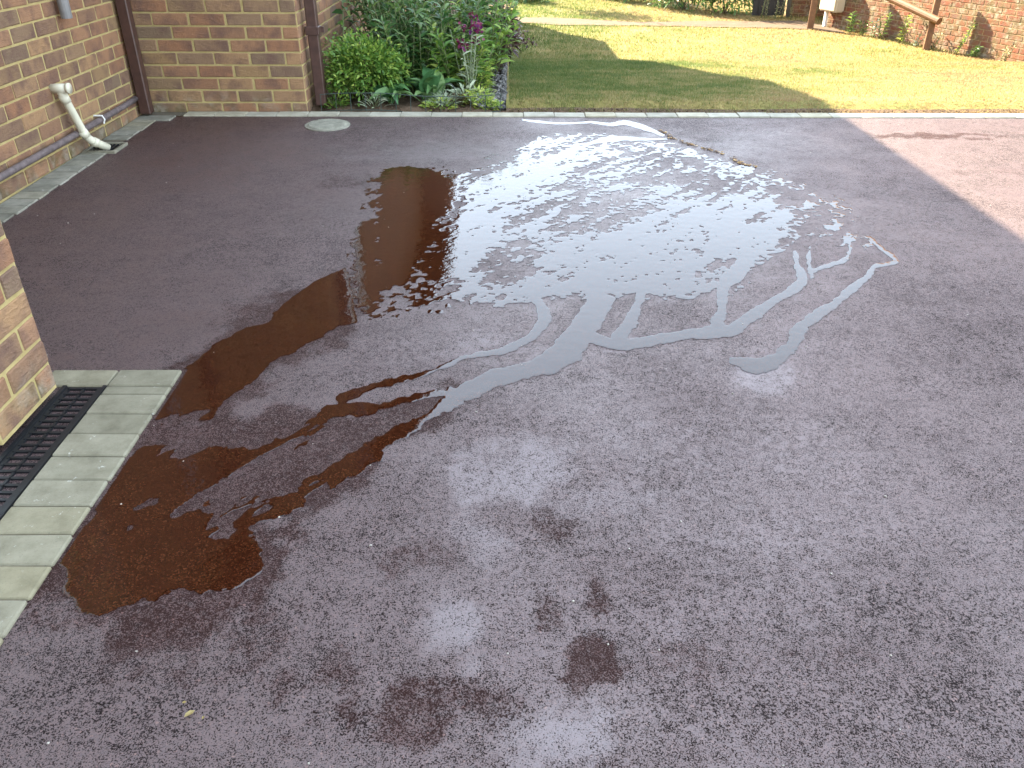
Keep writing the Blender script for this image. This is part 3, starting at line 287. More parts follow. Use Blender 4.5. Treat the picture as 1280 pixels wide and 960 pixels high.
def grid(xs, ys):
    X, Y = np.meshgrid(xs, ys); nx, ny = len(xs), len(ys); i = np.arange(nx * ny).reshape(ny, nx)
    F = np.stack([i[:-1, :-1].ravel(), i[:-1, 1:].ravel(), i[1:, 1:].ravel(), i[1:, :-1].ravel()], 1); return X.ravel(), Y.ravel(), F
GX = np.concatenate([np.linspace(-9, -2.6, 9), np.arange(-2.4, 3.61, .02), np.linspace(3.9, 13, 20)]); GY = np.concatenate([np.linspace(-9, .1, 12), np.arange(.3, 5.21, .02), [5.238]])
x, y, F = grid(GX, GY)
fw = water_field(x, y)
obj_np('driveway', np.stack([x, y, G(x, y)], 1), [F], M_TARMAC, None, dict(damp=damp_field(x, y, fw), stain=stain_field(x, y), bloom=bloom_field(x, y)), smooth=True, kind='structure')
# ------------------------------------------------------------------ water lying on the drive
def water_material():
    m, t, b = mat('standing_water'); p = geopos(t)
    vo = N(t, 'ShaderNodeTexVoronoi', feature='F1'); vo.inputs['Scale'].default_value = 320; t.links.new(p, vo.inputs['Vector'])
    sep = N(t, 'ShaderNodeSeparateColor'); t.links.new(vo.outputs['Color'], sep.inputs[0])
    c = ramp(t, math_(t, 'ADD', math_(t, 'MULTIPLY', sep.outputs[0], .6), math_(t, 'MULTIPLY', noise(t, p, 290, 4, .72), .5)), [(.2, (0.010, 0.003, 0.001)), (.5, (0.027, 0.007, 0.003)), (.75, (0.045, 0.013, 0.005)), (.95, (0.080, 0.030, 0.014))])
    c = mixc(t, c, (.024, .006, .003), ramp(t, noise(t, p, 9, 4), [(.4, (0, 0, 0)), (.7, (.6, .6, .6))]))
    t.links.new(c, b.inputs['Base Color']); b.inputs['Roughness'].default_value = .03; b.inputs['IOR'].default_value = 1.5
    b.inputs['Specular IOR Level'].default_value = .5; b.inputs['Specular Tint'].default_value = (.86, .95, 1.0, 1)
    rp = noise(t, p, 26, 3, .5); fine = noise(t, p, 150, 2)
    bump(t, b, math_(t, 'ADD', rp, math_(t, 'MULTIPLY', fine, .12)), .16, .004)
    return m
M_WATER = water_material()
def water_mesh():
    st = .0055
    xs = np.arange(-1.0, 2.12, st); ys = np.arange(.80, 5.23, st); nx, ny = len(xs), len(ys)
    X, Y = np.meshgrid(xs, ys); f = np.zeros(X.shape)
    for k in range(0, ny, 120): f[k:k + 120] = water_field(X[k:k + 120], Y[k:k + 120])
    # marching triangles, two per cell
    V = []; T = []; base = 0
    id_ = np.arange(nx * ny).reshape(ny, nx); a = id_[:-1, :-1].ravel(); b = id_[:-1, 1:].ravel(); c = id_[1:, 1:].ravel(); d = id_[1:, :-1].ravel()
    tri = np.concatenate([np.stack([a, b, c], 1), np.stack([a, c, d], 1)]); ff = f.ravel(); xx = X.ravel(); yy = Y.ravel()
    ins = ff[tri] > 0; cnt = ins.sum(1)
    keys = []; polys3 = []; polys4 = []
    Nn = nx * ny
    def ek(i, j): return np.minimum(i, j) * Nn + np.maximum(i, j) + Nn      # key of an edge crossing (>= Nn)
    polys3.append(tri[cnt == 3])
    m = cnt == 1; t = tri[m]; k = ins[m].argmax(1); r = np.arange(len(t)); A = t[r, k]; B = t[r, (k + 1) % 3]; C = t[r, (k + 2) % 3]
    polys3.append(np.stack([A, ek(A, B), ek(A, C)], 1))
    m = cnt == 2; t = tri[m]; k = (~ins[m]).argmax(1); r = np.arange(len(t)); A = t[r, k]; B = t[r, (k + 1) % 3]; C = t[r, (k + 2) % 3]
    polys4.append(np.stack([B, C, ek(A, C), ek(A, B)], 1))
    P3 = np.concatenate(polys3); P4 = np.concatenate(polys4)
    u, inv = np.unique(np.concatenate([P3.ravel(), P4.ravel()]), return_inverse=True)
    px = np.zeros(len(u)); py = np.zeros(len(u)); pf = np.zeros(len(u))
    g = u < Nn; px[g] = xx[u[g]]; py[g] = yy[u[g]]; pf[g] = ff[u[g]]
    e = u[~g] - Nn; i = e // Nn; j = e % Nn; tt = np.clip(ff[i] / (ff[i] - ff[j]), .02, .98)
    px[~g] = xx[i] + tt * (xx[j] - xx[i]); py[~g] = yy[i] + tt * (yy[j] - yy[i])
    pz = G(px, py) + .0010 + .0003 * (1 - np.exp(-pf / .003))
    return np.stack([px, py, pz], 1), inv[:P3.size].reshape(-1, 3), inv[P3.size:].reshape(-1, 4)
V, P3, P4 = water_mesh()
obj_np('puddle', V, [P3, P4], M_WATER, None, smooth=True, kind='structure')
# ------------------------------------------------------------------ concrete block edging, kerb
def concrete(name, c0, c1, c2):
    m, t, b = mat(name); p = geopos(t); r = N(t, 'ShaderNodeObjectInfo').outputs['Random']
    c = ramp(t, noise(t, p, 14, 5, .65), [(.3, c0), (.5, c1), (.72, c2)])
    tint = ramp(t, r, [(0, (.80, .80, .78)), (.5, (1, 1, 1)), (1, (1.0, .96, .84))]); c = mixc(t, c, tint, 1.0, 'MULTIPLY')
    c = mixc(t, c, (.10, .10, .08), ramp(t, noise(t, p, 240, 3), [(.60, (0, 0, 0)), (.78, (.7, .7, .7))]))
    c = mixc(t, c, (.62, .62, .58), ramp(t, noise(t, p, 33, 6, .7), [(.64, (0, 0, 0)), (.70, (.5, .5, .5))]))
    t.links.new(c, b.inputs['Base Color']); b.inputs['Roughness'].default_value = .8; b.inputs['Specular IOR Level'].default_value = .35
    bump(t, b, math_(t, 'ADD', noise(t, p, 260, 4, .7), noise(t, p, 40, 3)), .6, .002); return m
M_BLOCK = concrete('pale_concrete', (.145, .132, .092), (.205, .19, .138), (.255, .238, .178)); M_KERB = concrete('kerb_concrete', (.25, .24, .19), (.33, .315, .26), (.41, .395, .33))
M_SETT = concrete('grey_concrete', (.14, .135, .11), (.21, .205, .17), (.30, .285, .24))
M_GROUT = simple('joint_sand', (.10, .085, .06), .95, .3, 90)
block_cache = {}
def block_mesh(name, lx, ly, lz, m, bev=.004):
    k = (name, round(lx, 3), round(ly, 3), random.randint(0, 2))
    if k not in block_cache:
        bm = bmesh.new(); add_box(bm, -lx / 2, lx / 2, -ly / 2, ly / 2, -lz, 0, bev)
        for v in bm.verts: v.co += Vector((random.uniform(-1, 1), random.uniform(-1, 1), random.uniform(-.6, .6))) * .0012
        me = bpy.data.meshes.new(name); bm.to_mesh(me); bm.free(); me.materials.append(m); block_cache[k] = me
    return block_cache[k]
def block(name, x0, x1, y0, y1, top, m, parent, lz=.05, bev=.004):
    cx, cy = (x0 + x1) / 2, (y0 + y1) / 2
    o = bpy.data.objects.new(name, block_mesh(name, x1 - x0, y1 - y0, lz, m, bev)); o.location = (cx, cy, G(cx, cy) + top + random.uniform(-.0012, .0012))
    o.rotation_euler = (math.atan(.0137) + random.uniform(-.004, .004), random.uniform(-.004, .004), random.uniform(-.006, .006)); link(o, parent); return o
# edging by the channel drain: sand bed sheet with blocks as children
def sheet(name, x0, x1, y0, y1, dz, m, **k):
    V = [(x0, y0, G(x0, y0) + dz), (x1, y0, G(x1, y0) + dz), (x1, y1, G(x1, y1) + dz), (x0, y1, G(x0, y1) + dz)]
    return obj_np(name, V, [[[0, 1, 2, 3]]], m, None, **k)
edge = sheet('block_edging', -1.172, -.989, -.3, 2.107, .004, M_GROUT, kind='structure')
block('paving_block', -1.173, -.986, 2.0175, 2.109, .009, M_BLOCK, edge); block('paving_block', -1.173, -.986, 1.9705, 2.0145, .009, M_BLOCK, edge)
block('paving_block', -1.372, -1.178, 2.0185, 2.109, .009, M_BLOCK, edge)
yy = 1.968
while yy > -.3:
    block('paving_block', -1.173, -.986 + random.uniform(-.003, .003), yy - .0942, yy, .009, M_BLOCK, edge); yy -= .0972
# strip of setts at the foot of the recessed wall
strip = sheet('gutter_strip', -2.33, -2.19, 1.9, 5.24, .003, M_GROUT, kind='structure')
yy = 2.95
while yy < 5.1:
    if not (4.40 < yy < 4.60): block('paving_block', -2.325, -2.187 + random.uniform(-.004, .004), yy + .003, yy + .098, .007, M_SETT, strip, bev=.003)
    yy += .1015
block('paving_block', -2.325, -2.10, 5.12, 5.232, .007, M_SETT, strip)
# round cap set in mortar at the near end of the strip
bm = bmesh.new(); add_box(bm, -2.33, -2.185, 2.62, 2.94, G(0, 2.8) - .03, G(0, 2.8) + .006, .004); obj_bm('mortar_patch', bm, M_SETT, strip)
# kerb row
kerb = sheet('kerb', -2.33, 12.0, 5.24, 5.336, .003, M_GROUT, kind='structure')
xk = -2.06
while xk < 9.5:
    block('kerb_block', xk + .0015, xk + .194, 5.239, 5.336, .009 + random.uniform(-.0015, .0015), M_KERB, kerb, .07, .0035); xk += .1955
# ------------------------------------------------------------------ house of pale multi-stock brick
house = empty('brick_house', (-2.3, 5.3, 0), 'brick house with sandy mortar and brown square downpipes along the left of the drive', 'house')
def brick_variants(L, m, n=5):
    out = []
    for k in range(n):
        bm = bmesh.new(); add_box(bm, -L / 2, L / 2, 0, .030, -.0325, .0325, .0035)
        for v in bm.verts:
            v.co.x += random.uniform(-.0016, .0016); v.co.z += random.uniform(-.0014, .0014)
            if v.co.y < .01: v.co.y += random.uniform(-.0014, .0014)
        me = bpy.data.meshes.new('brick'); bm.to_mesh(me); bm.free(); me.materials.append(m); out.append(me)
    return out
def box_np(c, hx, hy, hz):
    s = np.array([[-1, -1, -1], [1, -1, -1], [1, 1, -1], [-1, 1, -1], [-1, -1, 1], [1, -1, 1], [1, 1, 1], [-1, 1, 1]], float)
    return c + s * np.array([hx, hy, hz])
BF = np.array([[0, 3, 2, 1], [4, 5, 6, 7], [0, 1, 5, 4], [1, 2, 6, 5], [2, 3, 7, 6], [3, 0, 4, 7]])
var_cache = {}
def brick_wall(root, name, org, u, length, z0, z1, zi, head, m1, mN, mm, thick=.22, vis=(0, 99), label=None, bl=.215, pitch=.225, half=.1025, hole=None):
    """vertical wall; org = (x, y) of its left end seen from outside, u = unit run direction, outside is on the local -Y side.
    Bricks below zi and inside the run vis are single objects, the rest one joined mesh."""
    ux, uy = u; ang = math.atan2(uy, ux); M = Matrix.Translation((org[0], org[1], 0)) @ Matrix.Rotation(ang, 4, 'Z')
    bm = bmesh.new()
    segs = [(0, length, z0, z1)] if not hole else [(0, hole[0], z0, z1), (hole[1], length, z0, z1), (hole[0], hole[1], z0, hole[2]), (hole[0], hole[1], hole[3], z1)]
    for a, b_, c, d in segs: add_box(bm, a, b_, 0, thick, c, d)
    wallo = obj_bm(name, bm, mm, root); wallo.matrix_world = M @ Matrix.Identity(4); wallo.location = Vector((org[0], org[1], 0)) - Vector(root.location); wallo.rotation_euler = (0, 0, ang)
    if label: wallo['label'] = label
    VV = []; FF = []; nb = 0
    row0 = int(math.floor((z0 - .0375) / .075)); row1 = int(math.ceil((z1 - .0375) / .075))
    for rrow in range(row0, row1):
        zc = .0375 + .075 * rrow + .0375
        if zc - .03 < z0 - .02 or zc + .03 > z1: continue
        s = head + (pitch / 2 if rrow % 2 else 0); s -= pitch * math.ceil(s / pitch) + pitch
        while s < length:
            a = max(s + .005, 0.0); b_ = min(s + bl + .005, length); s += pitch
            if b_ - a < .022: continue
            if hole and zc + .03 > hole[2] and zc - .03 < hole[3]:
                if a >= hole[0] and b_ <= hole[1]: continue
                if a < hole[0] < b_: b_ = hole[0]
                if a < hole[1] < b_: a = hole[1]
                if b_ - a < .03: continue
            mid = (a + b_) / 2; L = b_ - a
            if zc < zi and vis[0] < mid < vis[1]:
                key = (round(L, 2), m1.name)
                if key not in var_cache: var_cache[key] = brick_variants(key[0], m1)
                o = bpy.data.objects.new('brick', random.choice(var_cache[key])); o.location = (mid, -.0045 + random.uniform(-.0012, .0012), zc)
                o.rotation_euler = (random.uniform(-.004, .004), random.uniform(-.006, .006), random.uniform(-.006, .006)); link(o, wallo); nb += 1
            else:
                VV.append(box_np(np.array([mid, .0105, zc]), L / 2, .015, .0325)); FF.append(BF + 8 * (len(VV) - 1))
    if VV: obj_np('brickwork', np.concatenate(VV), [np.concatenate(FF)], mN, wallo, kind='stuff')
    return wallo
WX = -2.333; SX = -1.297; BY = 5.36; HE = 3.5
# recessed wall behind the gutter strip (faces the drive)
brick_wall(house, 'wall', (WX, 1.99), (0, 1), 3.36, .02, 3.45, .96, .06, M_BRICK, M_BRICKS, M_MORTAR, vis=(.55, 9))
# return wall facing the camera
brick_wall(house, 'wall', (WX - .2, BY), (1, 0), SX - WX + .197, .03, 3.45, .72, -2.0775 - WX + .2 + .01, M_BRICK, M_BRICKS, M_MORTAR, thick=.2, vis=(.2, 9))
# long side wall beyond the corner, with a white framed window just above the planting
brick_wall(house, 'wall', (SX, BY + .002), (0, 1), 6.3, -.2, 3.45, .80, .115, M_BRICK, M_BRICKS, M_MORTAR, vis=(-1, 1.7), hole=(.28, 1.30, .90, 2.1))
# pier beside the garage opening
brick_wall(house, 'wall', (-1.30, 1.697), (0, 1), .287, .03, 3.45, .98, .0, M_BRICK, M_BRICKS, M_MORTAR, thick=1.2, bl=.188, pitch=.197, half=.09, label='brick pier beside the channel drain')
M_WHITE = simple('white_upvc', (.80, .80, .78), .35, .04, 20); M_DARK = simple('dark_interior', (.02, .02, .02), .6)
def glass_mat():
    m, t, b = mat('window_glass'); b.inputs['Base Color'].default_value = (.02, .025, .028, 1); b.inputs['Roughness'].default_value = .03; b.inputs['IOR'].default_value = 1.52; return m
M_GLASS = glass_mat()
def hpart(name, bm, m, parent=house, label=None, smooth=False):
    o = obj_bm(name, bm, m, parent, smooth=smooth, label=label)
    if parent is house: o.matrix_parent_inverse = Matrix.Translation(-Vector(house.location))
    return o
bm = bmesh.new(); y0, y1, z0, z1 = BY + .282, BY + 1.302, .90, 2.10
for a in ((y0, y0 + .07, z0, z1), (y1 - .07, y1, z0, z1), (y0 + .07, y1 - .07, z0, z0 + .07), (y0 + .07, y1 - .07, z1 - .07, z1), ((y0 + y1) / 2 - .035, (y0 + y1) / 2 + .035, z0 + .07, z1 - .07)):
    add_box(bm, SX - .10, SX - .025, a[0], a[1], a[2], a[3], .004)
wf = hpart('window', bm, M_WHITE)
bm = bmesh.new(); add_box(bm, SX - .075, SX - .055, y0 + .06, y1 - .06, z0 + .06, z1 - .06); obj_bm('pane', bm, M_GLASS, wf)
bm = bmesh.new(); add_box(bm, SX - .06, SX + .05, y0 - .04, y1 + .04, z0 - .035, z0 - .003, .005); obj_bm('sill', bm, M_WHITE, wf)
# roofs
def tile_mat():
    m, t, b = mat('brown_roof_tile'); p = geopos(t); c = ramp(t, noise(t, p, 6, 5), [(.3, (.10, .055, .04)), (.7, (.20, .11, .075))]); t.links.new(c, b.inputs['Base Color']); b.inputs['Roughness'].default_value = .85
    return m
M_TILE = tile_mat(); M_FASCIA = simple('brown_fascia', (.07, .04, .03), .5)
def roof(name, ex, y0, y1, ez, run, pitch=35):
    """mono slope rising away from the drive (towards -X), of overlapping tile courses"""
    tp = math.tan(math.radians(pitch)); VV = []; FF = []; n = int(run / .28)
    for k in range(n):
        xa = ex - k * .28; xb = ex - (k + 1) * .28 - .05; za = ez + k * .28 * tp + .03; zb = ez + ((k + 1) * .28 + .05) * tp + .005
        v = np.array([[xa, y0, za], [xa, y1, za], [xb, y1, zb], [xb, y0, zb], [xa, y0, za - .03], [xa, y1, za - .03], [xb, y1, zb - .03], [xb, y0, zb - .03]])
        VV.append(v); FF.append(BF + 8 * k)
    return np.concatenate(VV), np.concatenate(FF)
def add_roof(ex, y0, y1, ez, run):
    v, f = roof('roof', ex, y0, y1, ez, run); o = obj_np('roof', v, [f], M_TILE, house); o.matrix_parent_inverse = Matrix.Translation(-Vector(house.location)); return o
EX = -.85
r1 = add_roof(EX, BY - .12, 11.65, HE + .0, 5.5)
add_roof(WX + .35, 2.05, BY - .125, HE + .1, 4.0); add_roof(-.85, -8, 2.045, HE, 5.2)
bm = bmesh.new(); add_box(bm, EX - .03, EX, BY - .12, 11.65, HE - .17, HE - .002, .004); hpart('fascia', bm, M_FASCIA)
bm = bmesh.new(); add_box(bm, SX - .05, EX - .033, BY - .12, 11.6, HE - .05, HE - .02); hpart('soffit', bm, M_FASCIA)
bm = bmesh.new(); add_box(bm, WX - .05, WX + .35, 2.05, BY - .125, HE + .02, HE + .05); hpart('soffit', bm, M_FASCIA)
bm = bmesh.new(); add_box(bm, -6, SX - .25, BY + .2, 11.6, -.8, 3.4); add_box(bm, -6, WX - .25, 1.0, BY - .02, -.2, 3.4); hpart('inner_wall', bm, M_MORTAR)
bm = bmesh.new(); add_box(bm, -6, -1.33, -8, -1.0, -.3, 3.45); add_box(bm, -6, -1.33, -1.0, 1.69, 2.3, 3.45); hpart('wall', bm, M_MORTAR)
# garage door
bm = bmesh.new()
for k in range(10): add_box(bm, -1.40, -1.37, -1.0, 1.64, .06 + k * .225, .06 + k * .225 + .22, .006)
gd = hpart('garage_door', bm, M_WHITE, label='white garage door beside the brick pier')
bm = bmesh.new(); add_box(bm, -1.42, -1.315, 1.64, 1.694, .01, 2.3, .004); obj_bm('frame', bm, M_WHITE, gd)
# unseen added wing, its stepped outline shaped to cast the end of the lawn shadow
prof = [(11.66, 3.55), (12.06, 3.25), (13.62, 2.92), (14.89, 2.6), (15.22, 2.12), (16.85, 2.07), (16.9, 1.42), (17.25, 1.05), (17.3, .35), (17.32, -.9), (11.66, -.9)]
bm = bmesh.new(); a = [bm.verts.new((-.86, p_[0], p_[1])) for p_ in prof]; b_ = [bm.verts.new((-3.2, p_[0], p_[1])) for p_ in prof]
bm.faces.new(a); bm.faces.new(b_[::-1])
for i in range(len(a)): j = (i + 1) % len(a); bm.faces.new((a[j], a[i], b_[i], b_[j]))
bmesh.ops.recalc_face_normals(bm, faces=bm.faces[:]); hpart('shadow_wing', bm, M_TILE)
# square downpipes
M_PIPE = simple('brown_plastic', (.060, .030, .024), .38, .25, 25, .001); M_CREAM = simple('cream_plastic', (.60, .57, .45), .4, .1, 18)
M_GREY = simple('grey_plastic', (.17, .165, .165), .45, .2, 20); M_CABLE = simple('painted_conduit', (.12, .095, .095), .6, .4, 40, .001)
def downpipe(x, y, label):
    bm = bmesh.new(); add_box(bm, x - .033, x + .033, y - .033, y + .033, G(x, y) + .02, 3.4, .006); o = hpart('downpipe', bm, M_PIPE, label=label)
    for z in (.78 if x < -2 else .50, 2.3):
        bm = bmesh.new(); add_box(bm, x - .041, x + .041, y - .041, y + .041, z, z + .05, .003); add_box(bm, x - .06, x + .06, y + .034, y + .05, z + .008, z + .042, .002); obj_bm('bracket', bm, M_PIPE, o)
downpipe(-2.278, 5.235, 'square brown downpipe in the inside corner of the brick walls'); downpipe(-1.228, 5.475, 'square brown downpipe on the outside corner beside the flower bed')
# round overflow pipe, cream waste pipe, conduit
bm = bmesh.new(); add_tube(bm, [(-2.285, 4.55, 2.6), (-2.285, 4.55, .70)], .028, 14, True); add_tube(bm, [(-2.333, 4.55, 1.4), (-2.29, 4.55, 1.4)], .012, 8)
hpart('overflow_pipe', bm, M_GREY, label='grey round pipe stub hanging on the wall above the cream pipe', smooth=False)
bm = bmesh.new(); add_tube(bm, [(-2.338, 4.30, .400), (-2.250, 4.30, .402)], .0235, 16); add_tube(bm, [(-2.252, 4.30, .402), (-2.238, 4.30, .402)], [.0265, .0265], 16)
add_tube(bm, [(-2.292, 4.305, .390), (-2.286, 4.325, .33), (-2.268, 4.385, .145), (-2.255, 4.41, .112), (-2.205, 4.475, .055)], [.021, .0205, .0205, .0215, .021], 16)
add_tube(bm, [(-2.290, 4.312, .365), (-2.286, 4.325, .33)], .0245, 16); add_tube(bm, [(-2.271, 4.375, .17), (-2.266, 4.39, .14)], .0245, 16); add_tube(bm, [(-2.25, 4.416, .106), (-2.236, 4.434, .09)], .0245, 16)
hpart('waste_pipe', bm, M_CREAM, label='cream plastic waste pipe elbowing down to the gully grate', smooth=True)
bm = bmesh.new(); add_tube(bm, [(-2.300, 1.995, .140), (-2.305, 3.2, .145), (-2.300, 4.2, .155), (-2.306, 5.0, .165), (-2.312, 5.19, .168)], .0165, 12)
cd = hpart('conduit', bm, M_CABLE, label='thin weathered pipe running along the foot of the wall', smooth=True)
bm = bmesh.new(); add_tube(bm, [(-2.333, 4.66, .185), (-2.285, 4.66, .185), (-2.276, 4.66, .165), (-2.285, 4.66, .143)], .0045, 8); obj_bm('clip', bm, M_WHITE, cd)
# ------------------------------------------------------------------ drains and cover
M_IRON = simple('black_plastic', (.009, .010, .012), .45, .3, 60, .0006, .35); M_PIT = simple('drain_pit', (.006, .006, .006), .7)
ch = empty('channel_drain', (-1.235, 1.3, 0), 'long black slotted channel drain between the brick pier and the pale blocks', 'drain')
ch.matrix_world = Matrix.Translation((-1.235, 1.3, 0))
def cpart(name, bm, m, parent):
    o = obj_bm(name, bm, m, parent); o.matrix_parent_inverse = Matrix.Translation(-Vector(parent.location)); return o
def gz(y): return G(0, y)
bm = bmesh.new()
def slab(bm, x0, x1, y0, y1, t0, t1, bev=.0):
    vs = add_box(bm, x0, x1, y0, y1, 0, 1, bev)
    for v in vs: v.co.z = gz(v.co.y) + t0 + v.co.z * (t1 - t0)
slab(bm, -1.300, -1.289, -.6, 2.016, -.05, .010); slab(bm, -1.183, -1.1735, -.6, 2.016, -.05, .011)
cpart('channel_frame', bm, M_IRON, ch)
bm = bmesh.new(); slab(bm, -1.289, -1.183, -.6, 2.016, -.06, -.045); cpart('channel_base', bm, M_PIT, ch)
yy = 2.012; pit = .0277
for seg in range(4):
    bm = bmesh.new(); Ls = .655; yb = yy - Ls
    for xa, xb in ((-1.288, -1.276), (-1.2395, -1.2325), (-1.196, -1.184)): slab(bm, xa, xb, yb, yy, -.012, .006)
    k = 0; ycur = yy
    while ycur > yb + .02:
        wbar = .0088 if k else .010
        if ycur - pit < yb + .02: wbar = ycur - yb
        for xa, xb in ((-1.276, -1.240), (-1.231, -1.196)): slab(bm, xa, xb, max(ycur - wbar, yb), ycur, -.012, .0055)
        ycur -= pit; k += 1
    for xa in (-1.2795, -1.2355):
        for q in range(int(Ls / pit)): slab(bm, xa - .003, xa + .003, yy - .0125 - q * pit + .001, yy - .0065 - q * pit + .001, .005, .0085)
    cpart('grate', bm, M_IRON, ch); yy -= Ls + .004
gg = empty('gully_grate', (-2.225, 4.5, G(0, 4.5)), 'small square black gully grate below the cream waste pipe', 'drain')
bm = bmesh.new(); x0, x1, y0, y1 = -2.318, -2.145, 4.41, 4.59
for a in ((x0, x1, y0, y0 + .014), (x0, x1, y1 - .014, y1), (x0, x0 + .014, y0 + .014, y1 - .014), (x1 - .014, x1, y0 + .014, y1 - .014)): slab(bm, *a, -.02, .014)
cpart('frame', bm, M_SETT, gg)
bm = bmesh.new()
for k in range(7): slab(bm, x0 + .018 + k * .0205, x0 + .027 + k * .0205, y0 + .015, y1 - .015, -.015, .009)
slab(bm, x0 + .015, x1 - .015, (y0 + y1) / 2 - .006, (y0 + y1) / 2 + .006, -.015, .0095); cpart('grate', bm, M_IRON, gg)
bm = bmesh.new(); slab(bm, x0 + .014, x1 - .014, y0 + .014, y1 - .014, -.001, .002); cpart('pit', bm, M_PIT, gg)
M_COVER = simple('galvanised_cover', (.23, .225, .185), .55, .3, 25, .0008)
cv = empty('inspection_cover', (-1.105, 5.02, G(0, 5.02)), 'pale round ribbed inspection cover set in the tarmac near the kerb', 'manhole cover')
def disc(bm, cx, cy, r, t0, t1, n=40):
    a = []; b_ = []
    for k in range(n):
        t = 2 * math.pi * k / n; xx, y2 = cx + r * math.cos(t), cy + r * math.sin(t); a.append(bm.verts.new((xx, y2, gz(y2) + t0))); b_.append(bm.verts.new((xx, y2, gz(y2) + t1)))
    bm.faces.new(b_); bm.faces.new(a[::-1])
    for k in range(n): bm.faces.new((a[k], a[(k + 1) % n], b_[(k + 1) % n], b_[k]))
bm = bmesh.new(); disc(bm, -1.105, 5.02, .136, -.01, .007); cpart('rim', bm, M_COVER, cv)
bm = bmesh.new(); disc(bm, -1.105, 5.02, .122, .0, .0105)
for k in range(-8, 9):
    xx = k * .014; hl = math.sqrt(max(.114 ** 2 - xx * xx, 0)); vs = add_box(bm, -1.105 + xx - .0032, -1.105 + xx + .0032, 5.02 - hl, 5.02 + hl, 0, 1)
    for v in vs:
        dx, dy = v.co.x + 1.105, v.co.y - 5.02; v.co.x = -1.105 + dx * .92 + dy * .40; v.co.y = 5.02 + dy * .92 - dx * .40; v.co.z = gz(v.co.y) + .009 + v.co.z * .006
cpart('lid', bm, M_COVER, cv)
# ------------------------------------------------------------------ lawn, bed, path, far ground
PATH = [(-0.56,16.89),(0.35,16.61),(1.25,16.46),(2.24,16.02),(3.29,16.16),(4.18,16.18),(5.39,16.26),(5.64,15.66),(5.74,14.53),(5.47,14.76),(5.17,15.09),(4.51,15.23),(3.69,15.31),(3.01,15.4),(2.02,15.43),(0.9,15.46),(0.34,15.76),(-0.53,15.96)]
def in_path(x, y, m=0): return sdist(PATH, np.asarray(x, float), np.asarray(y, float), .3) > m
def ground_mat(name, stops, scale, rough=.95, bmp=.01, bs=60):
    m, t, b = mat(name); p = geopos(t); c = ramp(t, noise(t, p, scale, 6, .65), stops)
    c = mixc(t, c, mixc(t, c, (.45, .42, .4), 1.0, 'MULTIPLY'), ramp(t, noise(t, p, scale * 14, 3), [(.45, (0, 0, 0)), (.7, (.8, .8, .8))]))
    t.links.new(c, b.inputs['Base Color']); b.inputs['Roughness'].default_value = rough; b.inputs['Specular IOR Level'].default_value = .2
    bump(t, b, noise(t, p, bs, 4, .7), .9, bmp); return m
M_TURF = ground_mat('turf', [(.3, (.12, .13, .035)), (.5, (.20, .17, .055)), (.7, (.28, .21, .08))], 1.6)
M_SOIL = ground_mat('dark_soil', [(.3, (.065, .043, .028)), (.7, (.15, .10, .065))], 6, bmp=.012)
M_PATH = ground_mat('pale_path', [(.3, (.080, .054, .037)), (.7, (.125, .088, .062))], 5, bmp=.003, bs=150)
x, y, F = grid(np.concatenate([np.arange(-.02, 8.6, .10), np.linspace(9, 40, 14)]), np.concatenate([np.arange(5.42, 6.5, .06), np.arange(6.5, 22, .15), np.linspace(23, 60, 12)]))
obj_np('lawn', np.stack([x, y, lawnz(x, y)], 1), [F], M_TURF, smooth=True, kind='structure')
# soil at the foot of the lawn
x, y, F = grid(np.arange(-.02, 12, .035), np.array([5.336, 5.345, 5.36, 5.375, 5.39, 5.40, 5.43]))
z = np.where(y < 5.34, .045, lawnz(x, y) + .004) + .010 * (fbm(x * 20, y * 20, 81) - .5) * (y > 5.34)
obj_np('soil_strip', np.stack([x, y, z], 1), [F], M_SOIL, smooth=True, kind='structure')
x, y, F = grid(np.arange(-1.297, -.015, .025), np.concatenate([[5.336], np.arange(5.35, 9.5, .03)]))
def bedz(x, y): return .055 - .02 * np.maximum(np.asarray(y) - 5.6, 0) + .05 * (fbm(np.asarray(x) * 9, np.asarray(y) * 9, 83) - .5) + .02 * (fbm(np.asarray(x) * 40, np.asarray(y) * 40, 84) - .5)
obj_np('flower_bed', np.stack([x, y, np.where(y < 5.34, .045, bedz(x, y))], 1), [F], M_SOIL, smooth=True, kind='structure')
x, y, F = grid(np.linspace(-3.5, .0, 30), np.linspace(9.4, 20, 40)); obj_np('far_bed', np.stack([x, y, lawnz(x, y) - .03], 1), [F], M_SOIL, smooth=True, kind='structure')
obj_np('ground', [(-200, -200, -1.0), (200, -200, -1.0), (200, 300, -1.0), (-200, 300, -1.0)], [[[0, 1, 2, 3]]], M_TURF, kind='structure')
x, y, F = grid(np.arange(0, 7.4, .07), np.arange(14.0, 17.6, .05)); keep = in_path(x, y)
F = F[keep[F].all(1)]; obj_np('path', np.stack([x, y, lawnz(x, y) + .015], 1), [F], M_PATH, smooth=True, kind='structure')
